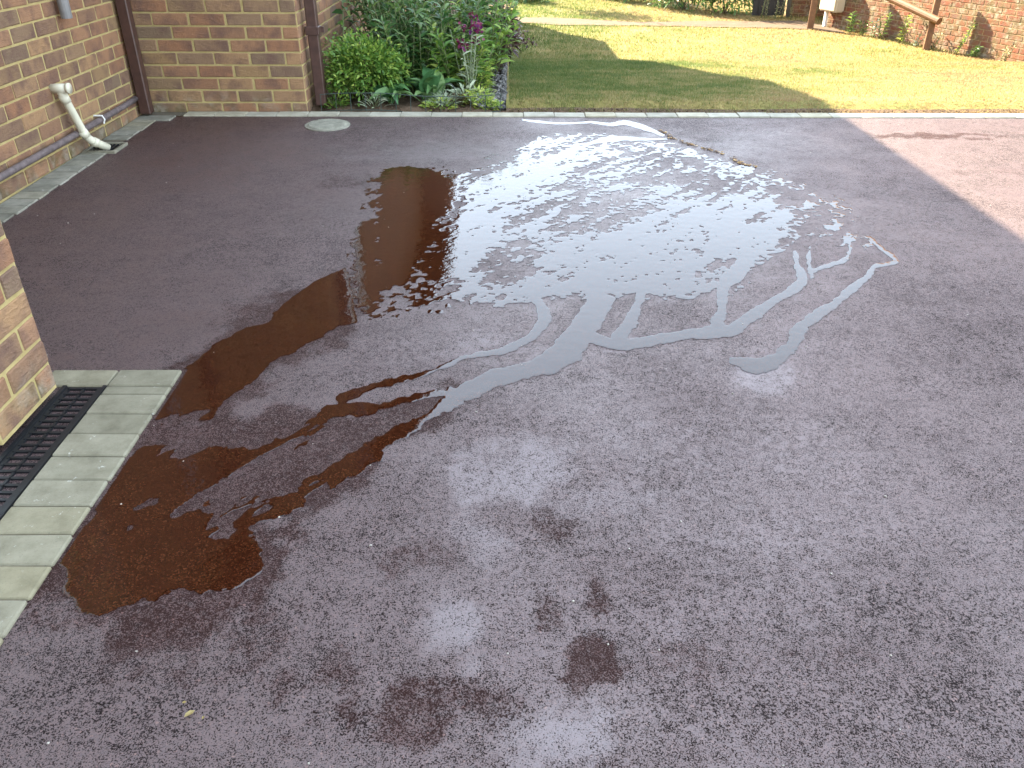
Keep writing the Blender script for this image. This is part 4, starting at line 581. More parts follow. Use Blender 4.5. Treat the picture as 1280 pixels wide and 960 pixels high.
# grass
def leaf_mat(name, stops, rough=.45, trans=.35, spec=.4):
    m, t, b = mat(name); g = N(t, 'ShaderNodeNewGeometry'); r = N(t, 'ShaderNodeObjectInfo').outputs['Random'] if name == 'broad_leaf' else g.outputs['Random Per Island']
    c = ramp(t, r, stops); c = mixc(t, c, mixc(t, c, (.6, .65, .55), 1.0, 'MULTIPLY'), noise(t, g.outputs['Position'], 40, 2))
    t.links.new(c, b.inputs['Base Color']); b.inputs['Roughness'].default_value = rough; b.inputs['Specular IOR Level'].default_value = spec
    tr = N(t, 'ShaderNodeBsdfTranslucent'); t.links.new(c, tr.inputs[0]); mx = N(t, 'ShaderNodeMixShader'); mx.inputs[0].default_value = trans
    o = t.nodes['Material Output']; t.links.new(b.outputs[0], mx.inputs[1]); t.links.new(tr.outputs[0], mx.inputs[2]); t.links.new(mx.outputs[0], o.inputs[0]); return m
def grass_mat():
    m, t, b = mat('grass_blades'); a = N(t, 'ShaderNodeAttribute', attribute_name='dry').outputs['Fac']  # dry mixes real dryness with a painted sun and shade tint
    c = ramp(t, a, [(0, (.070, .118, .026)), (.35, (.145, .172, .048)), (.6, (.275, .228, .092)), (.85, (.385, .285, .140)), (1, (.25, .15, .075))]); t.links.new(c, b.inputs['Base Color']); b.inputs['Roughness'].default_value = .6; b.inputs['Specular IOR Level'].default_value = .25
    tr = N(t, 'ShaderNodeBsdfTranslucent'); t.links.new(c, tr.inputs[0]); mx = N(t, 'ShaderNodeMixShader'); mx.inputs[0].default_value = .5
    o = t.nodes['Material Output']; t.links.new(b.outputs[0], mx.inputs[1]); t.links.new(tr.outputs[0], mx.inputs[2]); t.links.new(mx.outputs[0], o.inputs[0]); return m
M_GRASS = grass_mat()
def grass(name, n, x0, x1, y0, y1, h, wd, keepf=None):
    x = RNG.uniform(x0, x1, n); y = RNG.uniform(y0, y1, n)
    k = np.ones(n, bool)
    if keepf is not None: k &= keepf(x, y)
    dens = fbm(x * 2.1, y * 2.1, 91, 3); k &= RNG.random(n) < np.clip((dens - .10) * 3.2, .45, 1)
    x = x[k]; y = y[k]; n = len(x)
    dryn = fbm(x * .9, y * .9, 92, 4); dry = (dryn - .5) * 1.0 + (fbm(x * 7, y * 7, 95, 3) - .5) * .7 + .17 + .44 * np.exp(-((y - 5.4) / .6) ** 2) + .17 * np.clip(x - .4, 0, 3.5) + RNG.normal(0, .17, n)  # x slope paints sunlit straw against shaded green; the other terms are dryness
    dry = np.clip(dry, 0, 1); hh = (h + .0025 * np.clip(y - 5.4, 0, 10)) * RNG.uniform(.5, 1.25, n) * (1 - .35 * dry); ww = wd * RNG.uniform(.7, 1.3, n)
    az = RNG.uniform(0, 6.283, n); le = RNG.uniform(.15, 1.1, n) + .3 * dry
    z = lawnz(x, y) - .004; dx = np.cos(az); dy = np.sin(az)
    mx_ = x + dx * hh * le * .4; my = y + dy * hh * le * .4; mz = z + hh * .62
    tx = x + dx * hh * le; ty = y + dy * hh * le; tz = z + hh * np.clip(1.05 - .35 * le, .35, 1)
    V = np.stack([np.stack([x - dy * ww, y + dx * ww, z], 1), np.stack([x + dy * ww, y - dx * ww, z], 1), np.stack([mx_ + dy * ww * .7, my - dx * ww * .7, mz], 1), np.stack([mx_ - dy * ww * .7, my + dx * ww * .7, mz], 1), np.stack([tx, ty, tz], 1)], 1)
    i = np.arange(n) * 5
    return V.reshape(-1, 3), np.stack([i, i + 1, i + 2, i + 3], 1), np.stack([i + 3, i + 2, i + 4], 1), np.repeat(dry, 5)
def grass_obj(parts):
    V = []; Q = []; T = []; A = []; o = 0
    for v, q, t, a in parts: V.append(v); Q.append(q + o); T.append(t + o); A.append(a); o += len(v)
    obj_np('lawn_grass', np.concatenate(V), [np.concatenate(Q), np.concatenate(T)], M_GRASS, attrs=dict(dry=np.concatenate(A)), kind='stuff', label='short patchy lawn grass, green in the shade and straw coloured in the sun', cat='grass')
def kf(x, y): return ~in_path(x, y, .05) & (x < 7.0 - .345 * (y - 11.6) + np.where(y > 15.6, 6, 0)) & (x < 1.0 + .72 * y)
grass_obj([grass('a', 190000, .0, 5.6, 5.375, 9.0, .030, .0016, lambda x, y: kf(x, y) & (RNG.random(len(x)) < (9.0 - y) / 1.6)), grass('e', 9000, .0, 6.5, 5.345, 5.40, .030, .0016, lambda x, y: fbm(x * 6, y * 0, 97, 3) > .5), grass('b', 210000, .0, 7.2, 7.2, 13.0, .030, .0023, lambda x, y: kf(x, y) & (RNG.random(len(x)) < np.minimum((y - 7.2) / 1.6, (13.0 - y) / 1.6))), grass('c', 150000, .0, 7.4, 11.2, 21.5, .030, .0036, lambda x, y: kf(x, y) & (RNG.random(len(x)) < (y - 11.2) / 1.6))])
# ------------------------------------------------------------------ leaves
def leaves(P, D, L, W, droop, fold=.15, long_=False):
    """numpy leaf blades: folded, drooping; returns V, [tri/quads]"""
    P = np.asarray(P, float); D = np.asarray(D, float); n = len(P); D = D / np.linalg.norm(D, axis=1)[:, None]
    up = np.array([0, 0, 1.0]); S_ = np.cross(D, up); ln = np.linalg.norm(S_, axis=1); S_[ln < 1e-3] = (1, 0, 0); S_ /= np.linalg.norm(S_, axis=1)[:, None]
    Nn = np.cross(S_, D); rollv = RNG.normal(0, .5, n)[:, None]; S2 = S_ * np.cos(rollv) + Nn * np.sin(rollv); N2 = np.cross(S2, D)
    ts = [0, .3, .65, 1.0]; wd = [.25, 1.0, .8, 0] if not long_ else [.55, 1.0, .7, 0]
    rows = []; L = np.broadcast_to(L, n)[:, None]; W = np.broadcast_to(W, n)[:, None]; dr = np.broadcast_to(droop, n)[:, None]
    for t, w_ in zip(ts, wd):
        c = P + D * L * t; c = c - up * dr * L * t * t
        if w_ > 0: rows += [c - S2 * W * w_ * .5 + N2 * W * fold * w_, c, c + S2 * W * w_ * .5 + N2 * W * fold * w_]
        else: rows += [c]
    V = np.stack(rows, 1).reshape(-1, 3); i = (np.arange(n) * 10)[:, None]
    q = np.concatenate([i + np.array([[a, a + 1, a + 4, a + 3]]) for a in (0, 1, 3, 4)]); t_ = np.concatenate([i + np.array([[6, 7, 9]]), i + np.array([[7, 8, 9]])])
    return V, q, t_
class Foliage:
    def __init__(s): s.V = []; s.Q = []; s.T = []; s.n = 0
    def add(s, r): v, q, t = r; s.V.append(v); s.Q.append(q + s.n); s.T.append(t + s.n); s.n += len(v)
    def obj(s, name, m, parent, **k):
        o = obj_np(name, np.concatenate(s.V), [np.concatenate(s.Q), np.concatenate(s.T)], m, parent, smooth=True, **k)
        if parent is not None: o.matrix_parent_inverse = Matrix.Translation(-Vector(parent.location))
        return o
def child(o, root): o.matrix_parent_inverse = Matrix.Translation(-Vector(root.location)); return o
M_STEM = simple('green_stem', (.10, .12, .045), .6, .3, 40); M_WOOD = simple('bark', (.10, .07, .05), .9, .3, 40, .003)
L_BRIGHT = leaf_mat('bright_leaf', [(0, (0.085, 0.190, 0.038)), (.5, (0.160, 0.299, 0.052)), (.85, (0.302, 0.435, 0.078)), (1, (0.490, 0.580, 0.139))])
L_DARK = leaf_mat('dark_leaf', [(0, (0.040, 0.108, 0.036)), (.5, (0.088, 0.189, 0.056)), (.85, (0.168, 0.271, 0.081)), (1, (0.290, 0.375, 0.120))], .35)
L_BROAD = leaf_mat('broad_leaf', [(0, (0.078, 0.199, 0.081)), (.6, (0.144, 0.292, 0.110)), (1, (0.267, 0.396, 0.160))], .3)
L_RED = leaf_mat('maroon_leaf', [(0, (0.035, 0.010, 0.014)), (.6, (0.065, 0.018, 0.020)), (1, (0.120, 0.040, 0.035))], .4, .2)
L_SILV = leaf_mat('silver_leaf', [(0, (0.302, 0.362, 0.260)), (.6, (0.471, 0.544, 0.401)), (1, (0.679, 0.725, 0.557))], .6, .2)
L_PURP = leaf_mat('purple_petal', [(0, (0.160, 0.012, 0.100)), (.5, (0.220, 0.020, 0.070)), (.8, (0.130, 0.015, 0.160)), (1, (0.300, 0.050, 0.120))], .5, .3)
L_YEL = leaf_mat('lime_leaf', [(0, (0.189, 0.307, 0.052)), (.6, (0.358, 0.471, 0.086)), (1, (0.641, 0.653, 0.157))], .45)
L_BROWN = leaf_mat('russet_leaf', [(0, (0.100, 0.050, 0.030)), (.6, (0.160, 0.090, 0.050)), (1, (0.200, 0.140, 0.070))], .6, .2)
L_STRAW = leaf_mat('straw_stem', [(0, (0.300, 0.240, 0.120)), (.6, (0.420, 0.340, 0.180)), (1, (0.500, 0.420, 0.250))], .7, .2)
L_HEDGE = leaf_mat('hedge_leaf', [(0, (0.056, 0.136, 0.035)), (.5, (0.122, 0.226, 0.052)), (.9, (0.246, 0.344, 0.086)), (1, (0.415, 0.471, 0.139))], .4)
def unit(n): v = RNG.normal(0, 1, (n, 3)); return v / np.linalg.norm(v, axis=1)[:, None]
def plant(name, x, y, label, cat, group=None, z=None): return empty(name, (x, y, float(bedz(x, y)) if z is None else z), label, cat, group)
def stems(root, paths, r, m=None, n=5, name='stem'):
    bm = bmesh.new()
    for p in paths: add_tube(bm, p, [r] * (len(p) - 1) + [r * .5], n)
    return child(obj_bm(name, bm, m or M_STEM, root, smooth=True), root)
def blob_shrub(root, c, R, n, L, W, m, base, clumps=24, stemn=10, droop=.25):
    """twiggy shrub: stems run from the base to clump centres, leaves cluster round each clump"""
    fo = Foliage(); c = np.array(c); R = np.array(R); cc = []; paths = []
    for k in range(clumps):
        u = unit(1)[0]; u[2] = abs(u[2]) * 1.0 - .35; q = c + R * u * RNG.uniform(.45, .95); q[2] = max(q[2], base[2] + .03); cc.append(q)
        if k < stemn: paths.append([base + RNG.normal(0, .02, 3) * (1, 1, 0), (np.array(base) + q) / 2 + RNG.normal(0, .02, 3), q])
    cc = np.array(cc); k = RNG.integers(0, clumps, n); P = cc[k] + RNG.normal(0, 1, (n, 3)) * R * .20
    D = (P - c) / R; D = D / (np.linalg.norm(D, axis=1)[:, None] + 1e-6) + RNG.normal(0, .55, (n, 3)) + np.array([0, 0, .45])
    fo.add(leaves(P, D, L * RNG.uniform(.6, 1.3, n), W * RNG.uniform(.7, 1.2, n), droop)); fo.obj('foliage', m, root); stems(root, paths, .005, M_WOOD, 5)
# bright small-leaved shrub at the corner
s = plant('leafy_shrub', -.96, 5.72, 'rounded shrub with small bright green leaves beside the corner downpipe', 'shrub')
blob_shrub(s, (-.96, 5.72, .26), (.26, .24, .25), 6500, .034, .015, L_BRIGHT, np.array([-.96, 5.72, .05]), 46, 16)
# dark sprig against the wall
s = plant('tall_sprig', -1.14, 6.02, 'single tall shoot with dark glossy leaves rising above the bright shrub against the wall', 'plant')
st = [(-1.14, 6.02, .05), (-1.15, 6.0, .35), (-1.12, 5.98, .66)]; stems(s, [st], .006)
fo = Foliage(); P = []; D = []
for k in range(13):
    t = .35 + .65 * k / 12; a = k * 2.4; P.append((-1.145 + .02 * t, 6.0, .05 + .61 * t)); D.append((math.cos(a), math.sin(a), .55))
fo.add(leaves(P, D, RNG.uniform(.09, .14, 13), .045, .5)); fo.obj('foliage', L_DARK, s)
# tall leafy clumps filling the back of the bed: stems with lance leaves up their length
def lance_clump(x, y, h, nst, spread, m, label, name='leafy_perennial', L=.15, W=.022, per=16, group='tall perennials filling the back of the flower bed'):
    z0 = float(bedz(x, y)); s = plant(name, x, y, label, 'plant', group); paths = []; P = []; D = []; LL = []
    for k in range(nst):
        a = RNG.uniform(0, 6.28); r = spread * math.sqrt(RNG.random()); bx, by = x + math.cos(a) * r * .5, y + math.sin(a) * r * .5; hh = h * RNG.uniform(.7, 1.1)
        tx, ty = bx + math.cos(a) * r * .9 + RNG.normal(0, .03), by + math.sin(a) * r * .9 + RNG.normal(0, .03); b0 = np.array([bx, by, z0 - .02]); tp = np.array([tx, ty, z0 + hh]); mid = (b0 + tp) / 2 + np.array([0, 0, hh * .08]); paths.append([b0, mid, tp])
        for q in range(per):
            t = .22 + .78 * (q + RNG.random()) / per; pt = (1 - t) ** 2 * b0 + 2 * t * (1 - t) * mid + t * t * tp; g = q * 2.4 + k
            P.append(pt); D.append((math.cos(g), math.sin(g), .35 + .7 * t)); LL.append(L * (1.2 - .55 * t) * RNG.uniform(.7, 1.25))
    fo = Foliage(); fo.add(leaves(P, D, np.array(LL), W * RNG.uniform(.7, 1.3, len(P)), .45, long_=True)); fo.obj('foliage', m, s); stems(s, paths, .0045)
    return s
TL = ['tall dark perennial with narrow leaves against the house wall', 'tall leafy perennial with narrow drooping leaves behind the bright shrub', 'dense dark perennial with arching leaves in the middle of the flower bed', 'tall green perennial behind the purple flowers', 'leafy perennial at the lawn side of the bed, behind the maroon foliage', 'tall perennial at the far back of the bed beside the wall', 'tall perennial at the far back of the bed nearest the lawn', 'shorter dark perennial between the bright shrub and the broad leaved plant', 'shorter green perennial just behind the broad leaved plant beside the purple flowers']
for (xx, y2, hh, nn, sp, lb, mm) in [(-.90, 6.70, .80, 34, .22, 0, L_DARK), (-.78, 6.3, .68, 36, .28, 1, L_DARK), (-.48, 6.25, .62, 40, .28, 2, L_DARK), (-.25, 6.45, .62, 36, .26, 3, L_BRIGHT), (-.17, 6.95, .62, 30, .22, 4, L_DARK), (-.66, 5.98, .46, 30, .20, 7, L_DARK), (-.36, 5.98, .42, 26, .18, 8, L_BRIGHT), (-.85, 7.2, .95, 46, .40, 5, L_BRIGHT), (-.40, 7.3, .88, 44, .36, 6, L_DARK)]:
    lance_clump(xx, y2, hh, nn, sp, mm, TL[lb])
# strap-leaved clump
s = plant('strap_leaf_clump', -.62, 5.98, 'clump of long upright strap leaves in the middle of the bed', 'plant'); n = 46; a = RNG.uniform(0, 6.28, n)
fo = Foliage(); P = np.stack([-.60 + RNG.normal(0, .05, n), 5.98 + RNG.normal(0, .05, n), np.full(n, .05)], 1); D = np.stack([np.cos(a) * .5, np.sin(a) * .5, np.full(n, 1.2)], 1)
fo.add(leaves(P, D, RNG.uniform(.35, .58, n), .020, .35, long_=True)); fo.obj('foliage', L_DARK, s)
# broad-leaved plants: every leaf a part of its own
def broad_leaf_mesh(m):
    bm = bmesh.new(); n = 9; L = 1.0; rows = []
    for i in range(n):
        t = i / (n - 1); w_ = .30 * (math.sin(math.pi * min(1, t * 1.02)) ** .7) * (1.15 - .5 * t) if 0 < t < 1 else .012
        zz = .22 * math.sin(t * 2.2) - .35 * t * t; rows.append([bm.verts.new((u * w_, t * L, zz + .10 * abs(u) * w_ * 3 + .02 * math.sin(t * 14 + u * 3))) for u in (-1, -.5, 0, .5, 1)])
    for A, B in zip(rows, rows[1:]):
        for k in range(4): bm.faces.new((A[k], A[k + 1], B[k + 1], B[k]))
    me = bpy.data.meshes.new('leaf'); bm.to_mesh(me); bm.free(); me.materials.append(m); me.polygons.foreach_set('use_smooth', np.ones(len(me.polygons), bool)); return me
BL = broad_leaf_mesh(L_BROAD)
def rosette(name, x, y, n, L, label, me, cat='plant', tilt=(.25, .9)):
    z0 = float(bedz(x, y)); s = plant(name, x, y, label, cat)
    for k in range(n):
        o = bpy.data.objects.new('leaf', me); sc = L * random.uniform(.65, 1.15); o.scale = (sc * random.uniform(.6, .9), sc, sc * random.uniform(.8, 1.6)); o.location = (random.gauss(0, .02), random.gauss(0, .02), .01 + .05 * k / n)
        o.rotation_euler = (random.uniform(*tilt), random.gauss(0, .25), k * 2.4 + random.uniform(-.3, .3)); link(o, s)
    return s
rosette('broad_leaf_plant', -.54, 5.66, 14, .23, 'broad leaved plant with large ribbed green leaves in the centre front of the bed', BL, tilt=(.45, 1.15))
rosette('broad_leaf_plant', -.78, 5.56, 11, .17, 'low broad leaved plant spreading in front of the bright shrub', BL, tilt=(.2, .8))
# feathery grass-like tuft
s = plant('feathery_tuft', -.42, 5.54, 'small feathery pale green tuft just behind the wire edging', 'plant'); n = 90; a = RNG.uniform(0, 6.28, n); fo = Foliage()
fo.add(leaves(np.stack([-.42 + RNG.normal(0, .015, n), 5.54 + RNG.normal(0, .015, n), np.full(n, .05)], 1), np.stack([np.cos(a) * .8, np.sin(a) * .8, RNG.uniform(.5, 1.3, n)], 1), RNG.uniform(.12, .22, n), .006, .35, long_=True)); fo.obj('foliage', L_SILV, s)
# purple stocks
s = plant('purple_flower', -.27, 5.80, 'pale stemmed plant with dark purple and crimson flowers', 'flower'); paths = []; P = []; D = []; FP = []; FD = []
for k in range(15):
    a = RNG.uniform(0, 6.28); r = RNG.uniform(.03, .15); hh = RNG.uniform(.28, .52); b0 = (-.27 + RNG.normal(0, .02), 5.80 + RNG.normal(0, .02), .05); tp = (-.27 + math.cos(a) * r, 5.80 + math.sin(a) * r, .05 + hh); paths.append([b0, (np.array(b0) + np.array(tp)) / 2 + RNG.normal(0, .012, 3), tp])
    for q in range(9): t = q / 9; P.append(np.array(b0) * (1 - t) + np.array(tp) * t); D.append((math.cos(q * 2.4), math.sin(q * 2.4), .8))
    if k % 3 != 2:
        for q in range(16): FP.append(np.array(tp) + RNG.normal(0, .016, 3)); FD.append(unit(1)[0] + np.array([0, -.3, .3]))
fo = Foliage(); fo.add(leaves(P, D, RNG.uniform(.05, .10, len(P)), .012, .4, long_=True)); fo.obj('foliage', L_SILV, s); stems(s, paths, .0035, simple('pale_stem', (.22, .26, .15), .6))
fo = Foliage(); fo.add(leaves(FP, FD, RNG.uniform(.018, .032, len(FP)), .022, .2)); fo.obj('petals', L_PURP, s, kind='stuff')
# small front-edge plants
for (nm, xx, y2, R, h, n, L, W, mm, lb) in [
    ('silver_plant', -.30, 5.62, .07, .13, 60, .09, .018, L_SILV, 'small silver leaved plant below the purple flowers'),
    ('lime_plant', -.20, 5.55, .10, .13, 240, .05, .012, L_YEL, 'lime green feathery plant near the lawn corner of the bed'),
    ('russet_plant', -.33, 5.57, .06, .09, 110, .045, .016, L_BROWN, 'low russet brown plant between the silver and lime plants'),
    ('lime_plant', -.14, 5.49, .09, .05, 160, .035, .014, L_YEL, 'low yellow green ground cover at the front corner of the bed by the wire edging'),
    ('low_weed', -1.14, 5.50, .08, .08, 120, .045, .012, L_BRIGHT, 'low green weed at the foot of the corner downpipe'),
    ('low_weed', -.46, 5.49, .10, .06, 110, .045, .016, L_YEL, 'low weed with yellowing leaves behind the middle of the wire edging'),
    ('low_weed', -.88, 5.47, .05, .10, 26, .10, .010, L_SILV, 'thin pale grassy weed poking through the wire edging'),
    ('edge_plant', -.24, 5.95, .11, .34, 330, .06, .014, L_YEL, 'yellow green plant at the lawn edge beside the purple flowers'),
    ('edge_plant', -.27, 6.20, .13, .40, 380, .07, .018, L_BRIGHT, 'mid green plant at the lawn edge in front of the maroon foliage')]:
    s = plant(nm, xx, y2, lb, 'plant'); z0 = .05; a = RNG.uniform(0, 6.28, n); r = R * np.sqrt(RNG.random(n)); t = RNG.random(n)
    P = np.stack([xx + np.cos(a) * r, y2 + np.sin(a) * r, z0 + h * t * (1 - .4 * r / R)], 1); D = np.stack([np.cos(a), np.sin(a), RNG.uniform(.3, 1.4, n)], 1)
    fo = Foliage(); fo.add(leaves(P, D, L * RNG.uniform(.6, 1.3, n), W, .4)); fo.obj('foliage', mm, s)
    stems(s, [[(xx + RNG.normal(0, R * .3), y2 + RNG.normal(0, R * .3), z0 - .01), (xx + RNG.normal(0, R * .5), y2 + RNG.normal(0, R * .5), z0 + h * .9)] for _ in range(7)], .002)
# maroon foliage leaning out over the lawn edge
s = plant('maroon_plant', -.07, 6.95, 'dark maroon leaved plant leaning over the lawn edge at the back of the bed', 'plant')
blob_shrub(s, (-.06, 6.95, .30), (.12, .20, .30), 300, .075, .035, L_RED, np.array([-.10, 6.95, .02]), 16, 9, .5)
s = plant('seed_heads', .0, 6.6, 'thin stems with dark dried seed heads overhanging the lawn', 'plant'); paths = []; P = []; D = []
for k in range(6):
    tp = np.array([.02 + .05 * k * .6, 6.7 + RNG.normal(0, .1), .30 + RNG.uniform(-.08, .1)]); paths.append([(-.10, 6.75, .0), (-.05 + .02 * k, 6.72, .26), tp])
    for q in range(7): P.append(tp + RNG.normal(0, .012, 3)); D.append(unit(1)[0])
stems(s, paths, .002, M_WOOD); fo = Foliage(); fo.add(leaves(P, D, .03, .016, .2)); fo.obj('seed_head', L_RED, s, kind='stuff')
# slate chippings along the lawn side of the bed
n = 1500; xs = -.03 - .20 * RNG.random(n) ** 1.2; ys = RNG.uniform(5.45, 8.2, n); VV = []; FF = []
for k in range(n):
    a = RNG.uniform(0, 6.28); c, s_ = math.cos(a), math.sin(a); hx, hy, hz = RNG.uniform(.006, .018), RNG.uniform(.005, .013), RNG.uniform(.003, .007); b_ = box_np(np.zeros(3), hx, hy, hz); b_ += RNG.normal(0, .0018, b_.shape)
    R_ = np.array([[c, -s_, 0], [s_, c, 0], [0, 0, 1]]); tl = RNG.normal(0, .35, 2); T_ = np.array([[1, 0, tl[0]], [0, 1, tl[1]], [-tl[0], -tl[1], 1]]); VV.append(b_ @ T_.T @ R_.T + np.array([xs[k], ys[k], float(bedz(xs[k], ys[k])) + .012])); FF.append(BF + 8 * k)
def slate_mat():
    m, t, b = mat('slate_chip'); r = N(t, 'ShaderNodeNewGeometry').outputs['Random Per Island']; t.links.new(ramp(t, r, [(0, (.030, .029, .029)), (.6, (.075, .072, .070)), (1, (.19, .18, .17))]), b.inputs['Base Color']); b.inputs['Roughness'].default_value = .6; return m
obj_np('slate_chippings', np.concatenate(VV), [np.concatenate(FF)], slate_mat(), kind='stuff', label='loose grey slate chippings along the lawn side of the flower bed', cat='chippings')
# soil crumbs
n = 420; xs = RNG.uniform(-1.25, 6.0, n); ys = np.where(xs < 0, RNG.uniform(5.35, 5.55, n), RNG.uniform(5.345, 5.41, n)); VV = []; FF = []
for k in range(n):
    b_ = box_np(np.zeros(3), *(RNG.uniform(.002, .0055, 3))); b_ += RNG.normal(0, .002, b_.shape); z = float(bedz(xs[k], ys[k])) if xs[k] < 0 else float(lawnz(xs[k], ys[k])) + .006; VV.append(b_ + np.array([xs[k], ys[k], z])); FF.append(BF + 8 * k)
obj_np('soil_crumbs', np.concatenate(VV), [np.concatenate(FF)], M_SOIL, kind='stuff', label='dark crumbs of soil lying between the kerb and the lawn', cat='soil')
# wire edging
M_WIRE = simple('dark_wire', (.03, .05, .042), .45)
e = empty('wire_edging', (-.65, 5.365, .05), 'low dark green wire edging along the front of the flower bed', 'fence')
bm = bmesh.new()
for z in (.055, .160): add_tube(bm, [(-1.21 + .096 * k, 5.365 + .006 * math.sin(k * 1.7), z + .012 * math.sin(k * .55)) for k in range(13)], .0026, 6)
child(obj_bm('rail_wire', bm, M_WIRE, e), e)
for k in range(13):
    bm = bmesh.new(); xx = -1.21 + .096 * k; add_tube(bm, [(xx, 5.365 + .006 * math.sin(k * 1.7), .02), (xx + .003, 5.365 + .006 * math.sin(k * 1.7), .160 + .012 * math.sin(k * .55))], .0022, 6); child(obj_bm('upright_wire', bm, M_WIRE, e), e)
bm = bmesh.new(); add_tube(bm, [(-.385 + .045 * math.cos(t), 5.368, .16 + .07 * math.sin(t)) for t in np.linspace(math.pi, 0, 9)], .0026, 6); child(obj_bm('hoop', bm, M_WIRE, e), e)
# ------------------------------------------------------------------ neighbouring house, rail, meter box
nb = empty('neighbour_house', (7.0, 11.6, -.72), 'red brick neighbouring house in the sun at the right, behind the wooden rail', 'house')
wd = Vector((-.326, .945)).normalized(); nd = -wd           # along the wall away from / towards the camera side
org = Vector((7.0, 11.59)) + wd * 4.25
brick_wall(nb, 'wall', (org.x, org.y), (nd.x, nd.y), 7.5, -.80, 3.3, .30, .05, M_NBRICK, M_NBRICKS, M_NMORTAR, vis=(-1, 5.6), thick=.3)
brick_wall(nb, 'wall', (5.30, 16.9), (1, 0), 1.5, -.80, 3.3, .12, .03, M_NBRICK, M_NBRICKS, M_NMORTAR, vis=(-1, 1.2), thick=.25)
npt = lambda o: child(o, nb)
bm = bmesh.new(); c = org + Vector((.945, .326)) * .34; add_box(bm, 0, 7.4, 0, 5, -.9, 3.25); o = obj_bm('inner_wall', bm, M_NMORTAR, nb); o.location = Vector((c.x, c.y, 0)) - nb.location; o.rotation_euler = (0, 0, math.atan2(nd.y, nd.x))
v, f = roof('roof', .35, -4.6, 8.0, 0, 4.5, 35); Rz = math.atan2(wd.y, wd.x) - math.pi / 2; v2 = v.copy(); v2[:, 0] = -v[:, 0]; q = np.array([[math.cos(Rz), -math.sin(Rz)], [math.sin(Rz), math.cos(Rz)]]); v2[:, :2] = np.stack([v2[:, 0], v2[:, 1] - 2.9], 1) @ q.T + np.array([7.0, 11.59]) ; v2[:, 2] += 3.1
npt(obj_np('roof', v2, [f[:, ::-1]], M_TILE, nb))
bm = bmesh.new(); add_tube(bm, [(5.33, 16.84, -.72), (5.33, 16.84, 3.0)], .04, 12); npt(obj_bm('downpipe', bm, M_GREY, nb, smooth=True, label='grey round downpipe at the shaded corner beside the dark gate'))
# dark boarded gate
gt = empty('dark_gate', (4.95, 16.9, -.7), 'dark boarded gate between the hedge and the neighbouring house', 'gate'); M_GATE = simple('black_stained_board', (.016, .014, .014), .6, .3, 30)
for k in range(6):
    bm = bmesh.new(); add_box(bm, 4.66 + k * .102, 4.66 + k * .102 + .098, 16.90, 16.925, -.68, 1.1, .003); child(obj_bm('board', bm, M_GATE, gt), gt)
bm = bmesh.new(); add_box(bm, 4.655, 5.27, 16.927, 16.96, -.45, -.35); add_box(bm, 4.655, 5.27, 16.927, 16.96, .75, .85); child(obj_bm('ledge', bm, M_GATE, gt), gt)
# sloping rail on two posts
M_RAIL = simple('stained_timber', (.125, .055, .022), .65, .28, 22, .002)
rl = empty('wooden_handrail', (6.2, 13.2, -.7), 'sloping brown timber handrail on two posts beside the red brick wall', 'handrail')
def post(x, y, z0, z1, w_):
    bm = bmesh.new(); add_box(bm, -w_ / 2, w_ / 2, -w_ / 2, w_ / 2, z0, z1, .006); o = obj_bm('post', bm, M_RAIL, rl); o.location = Vector((x, y, 0)) - rl.location; o.rotation_euler = (0, 0, -.3); return o
PA = Vector((6.27, 12.98)); PB = Vector((5.24, 15.22))
post(PA.x, PA.y, -.75, .30, .085); post(PB.x, PB.y, -.75, .75, .105)
d = (PB - PA).normalized(); off = Vector((d.y, -d.x)) * -.06 
off = Vector((-.055, -.03))
bm = bmesh.new(); A = Vector((PA.x + off.x - d.x * .16, PA.y + off.y - d.y * .16, -.285)); Bp = Vector((PB.x + off.x + d.x * .25, PB.y + off.y + d.y * .25, .36))
add_tube(bm, [A, A.lerp(Bp, .5), Bp], .052, 12); child(obj_bm('rail', bm, M_RAIL, rl, smooth=False), rl)
# meter box
mb = empty('meter_box', (5.70, 15.0, -.5), 'pale cream meter box with a white duct on the red brick wall', 'meter box')
def wallpt(t, out_): p_ = Vector((7.0, 11.59)) + wd * t + Vector((-.945, -.326)) * out_; return p_
M_BOX = simple('cream_box', (.46, .38, .28), .5, .05, 10)
def onwall(bm, t0, t1, o0, o1, z0, z1, bev):
    vs = add_box(bm, 0, 1, 0, 1, 0, 1, 0)
    for v in vs: p_ = wallpt(t0 + v.co.x * (t1 - t0), o0 + v.co.y * (o1 - o0)); v.co = Vector((p_.x, p_.y, z0 + v.co.z * (z1 - z0)))
    bmesh.ops.recalc_face_normals(bm, faces=bm.faces[:])
    if bev: bmesh.ops.bevel(bm, geom=bm.edges[:], offset=bev, segments=2, affect='EDGES')
bm = bmesh.new(); onwall(bm, 3.78, 4.22, .01, .20, -.43, .15, .02); child(obj_bm('cabinet', bm, M_BOX, mb), mb)
bm = bmesh.new(); onwall(bm, 3.80, 4.20, .202, .215, -.41, .13, .006); child(obj_bm('door', bm, M_BOX, mb), mb)
bm = bmesh.new(); onwall(bm, 4.12, 4.18, .05, .10, -.75, -.432, .005); child(obj_bm('duct', bm, M_WHITE, mb), mb)
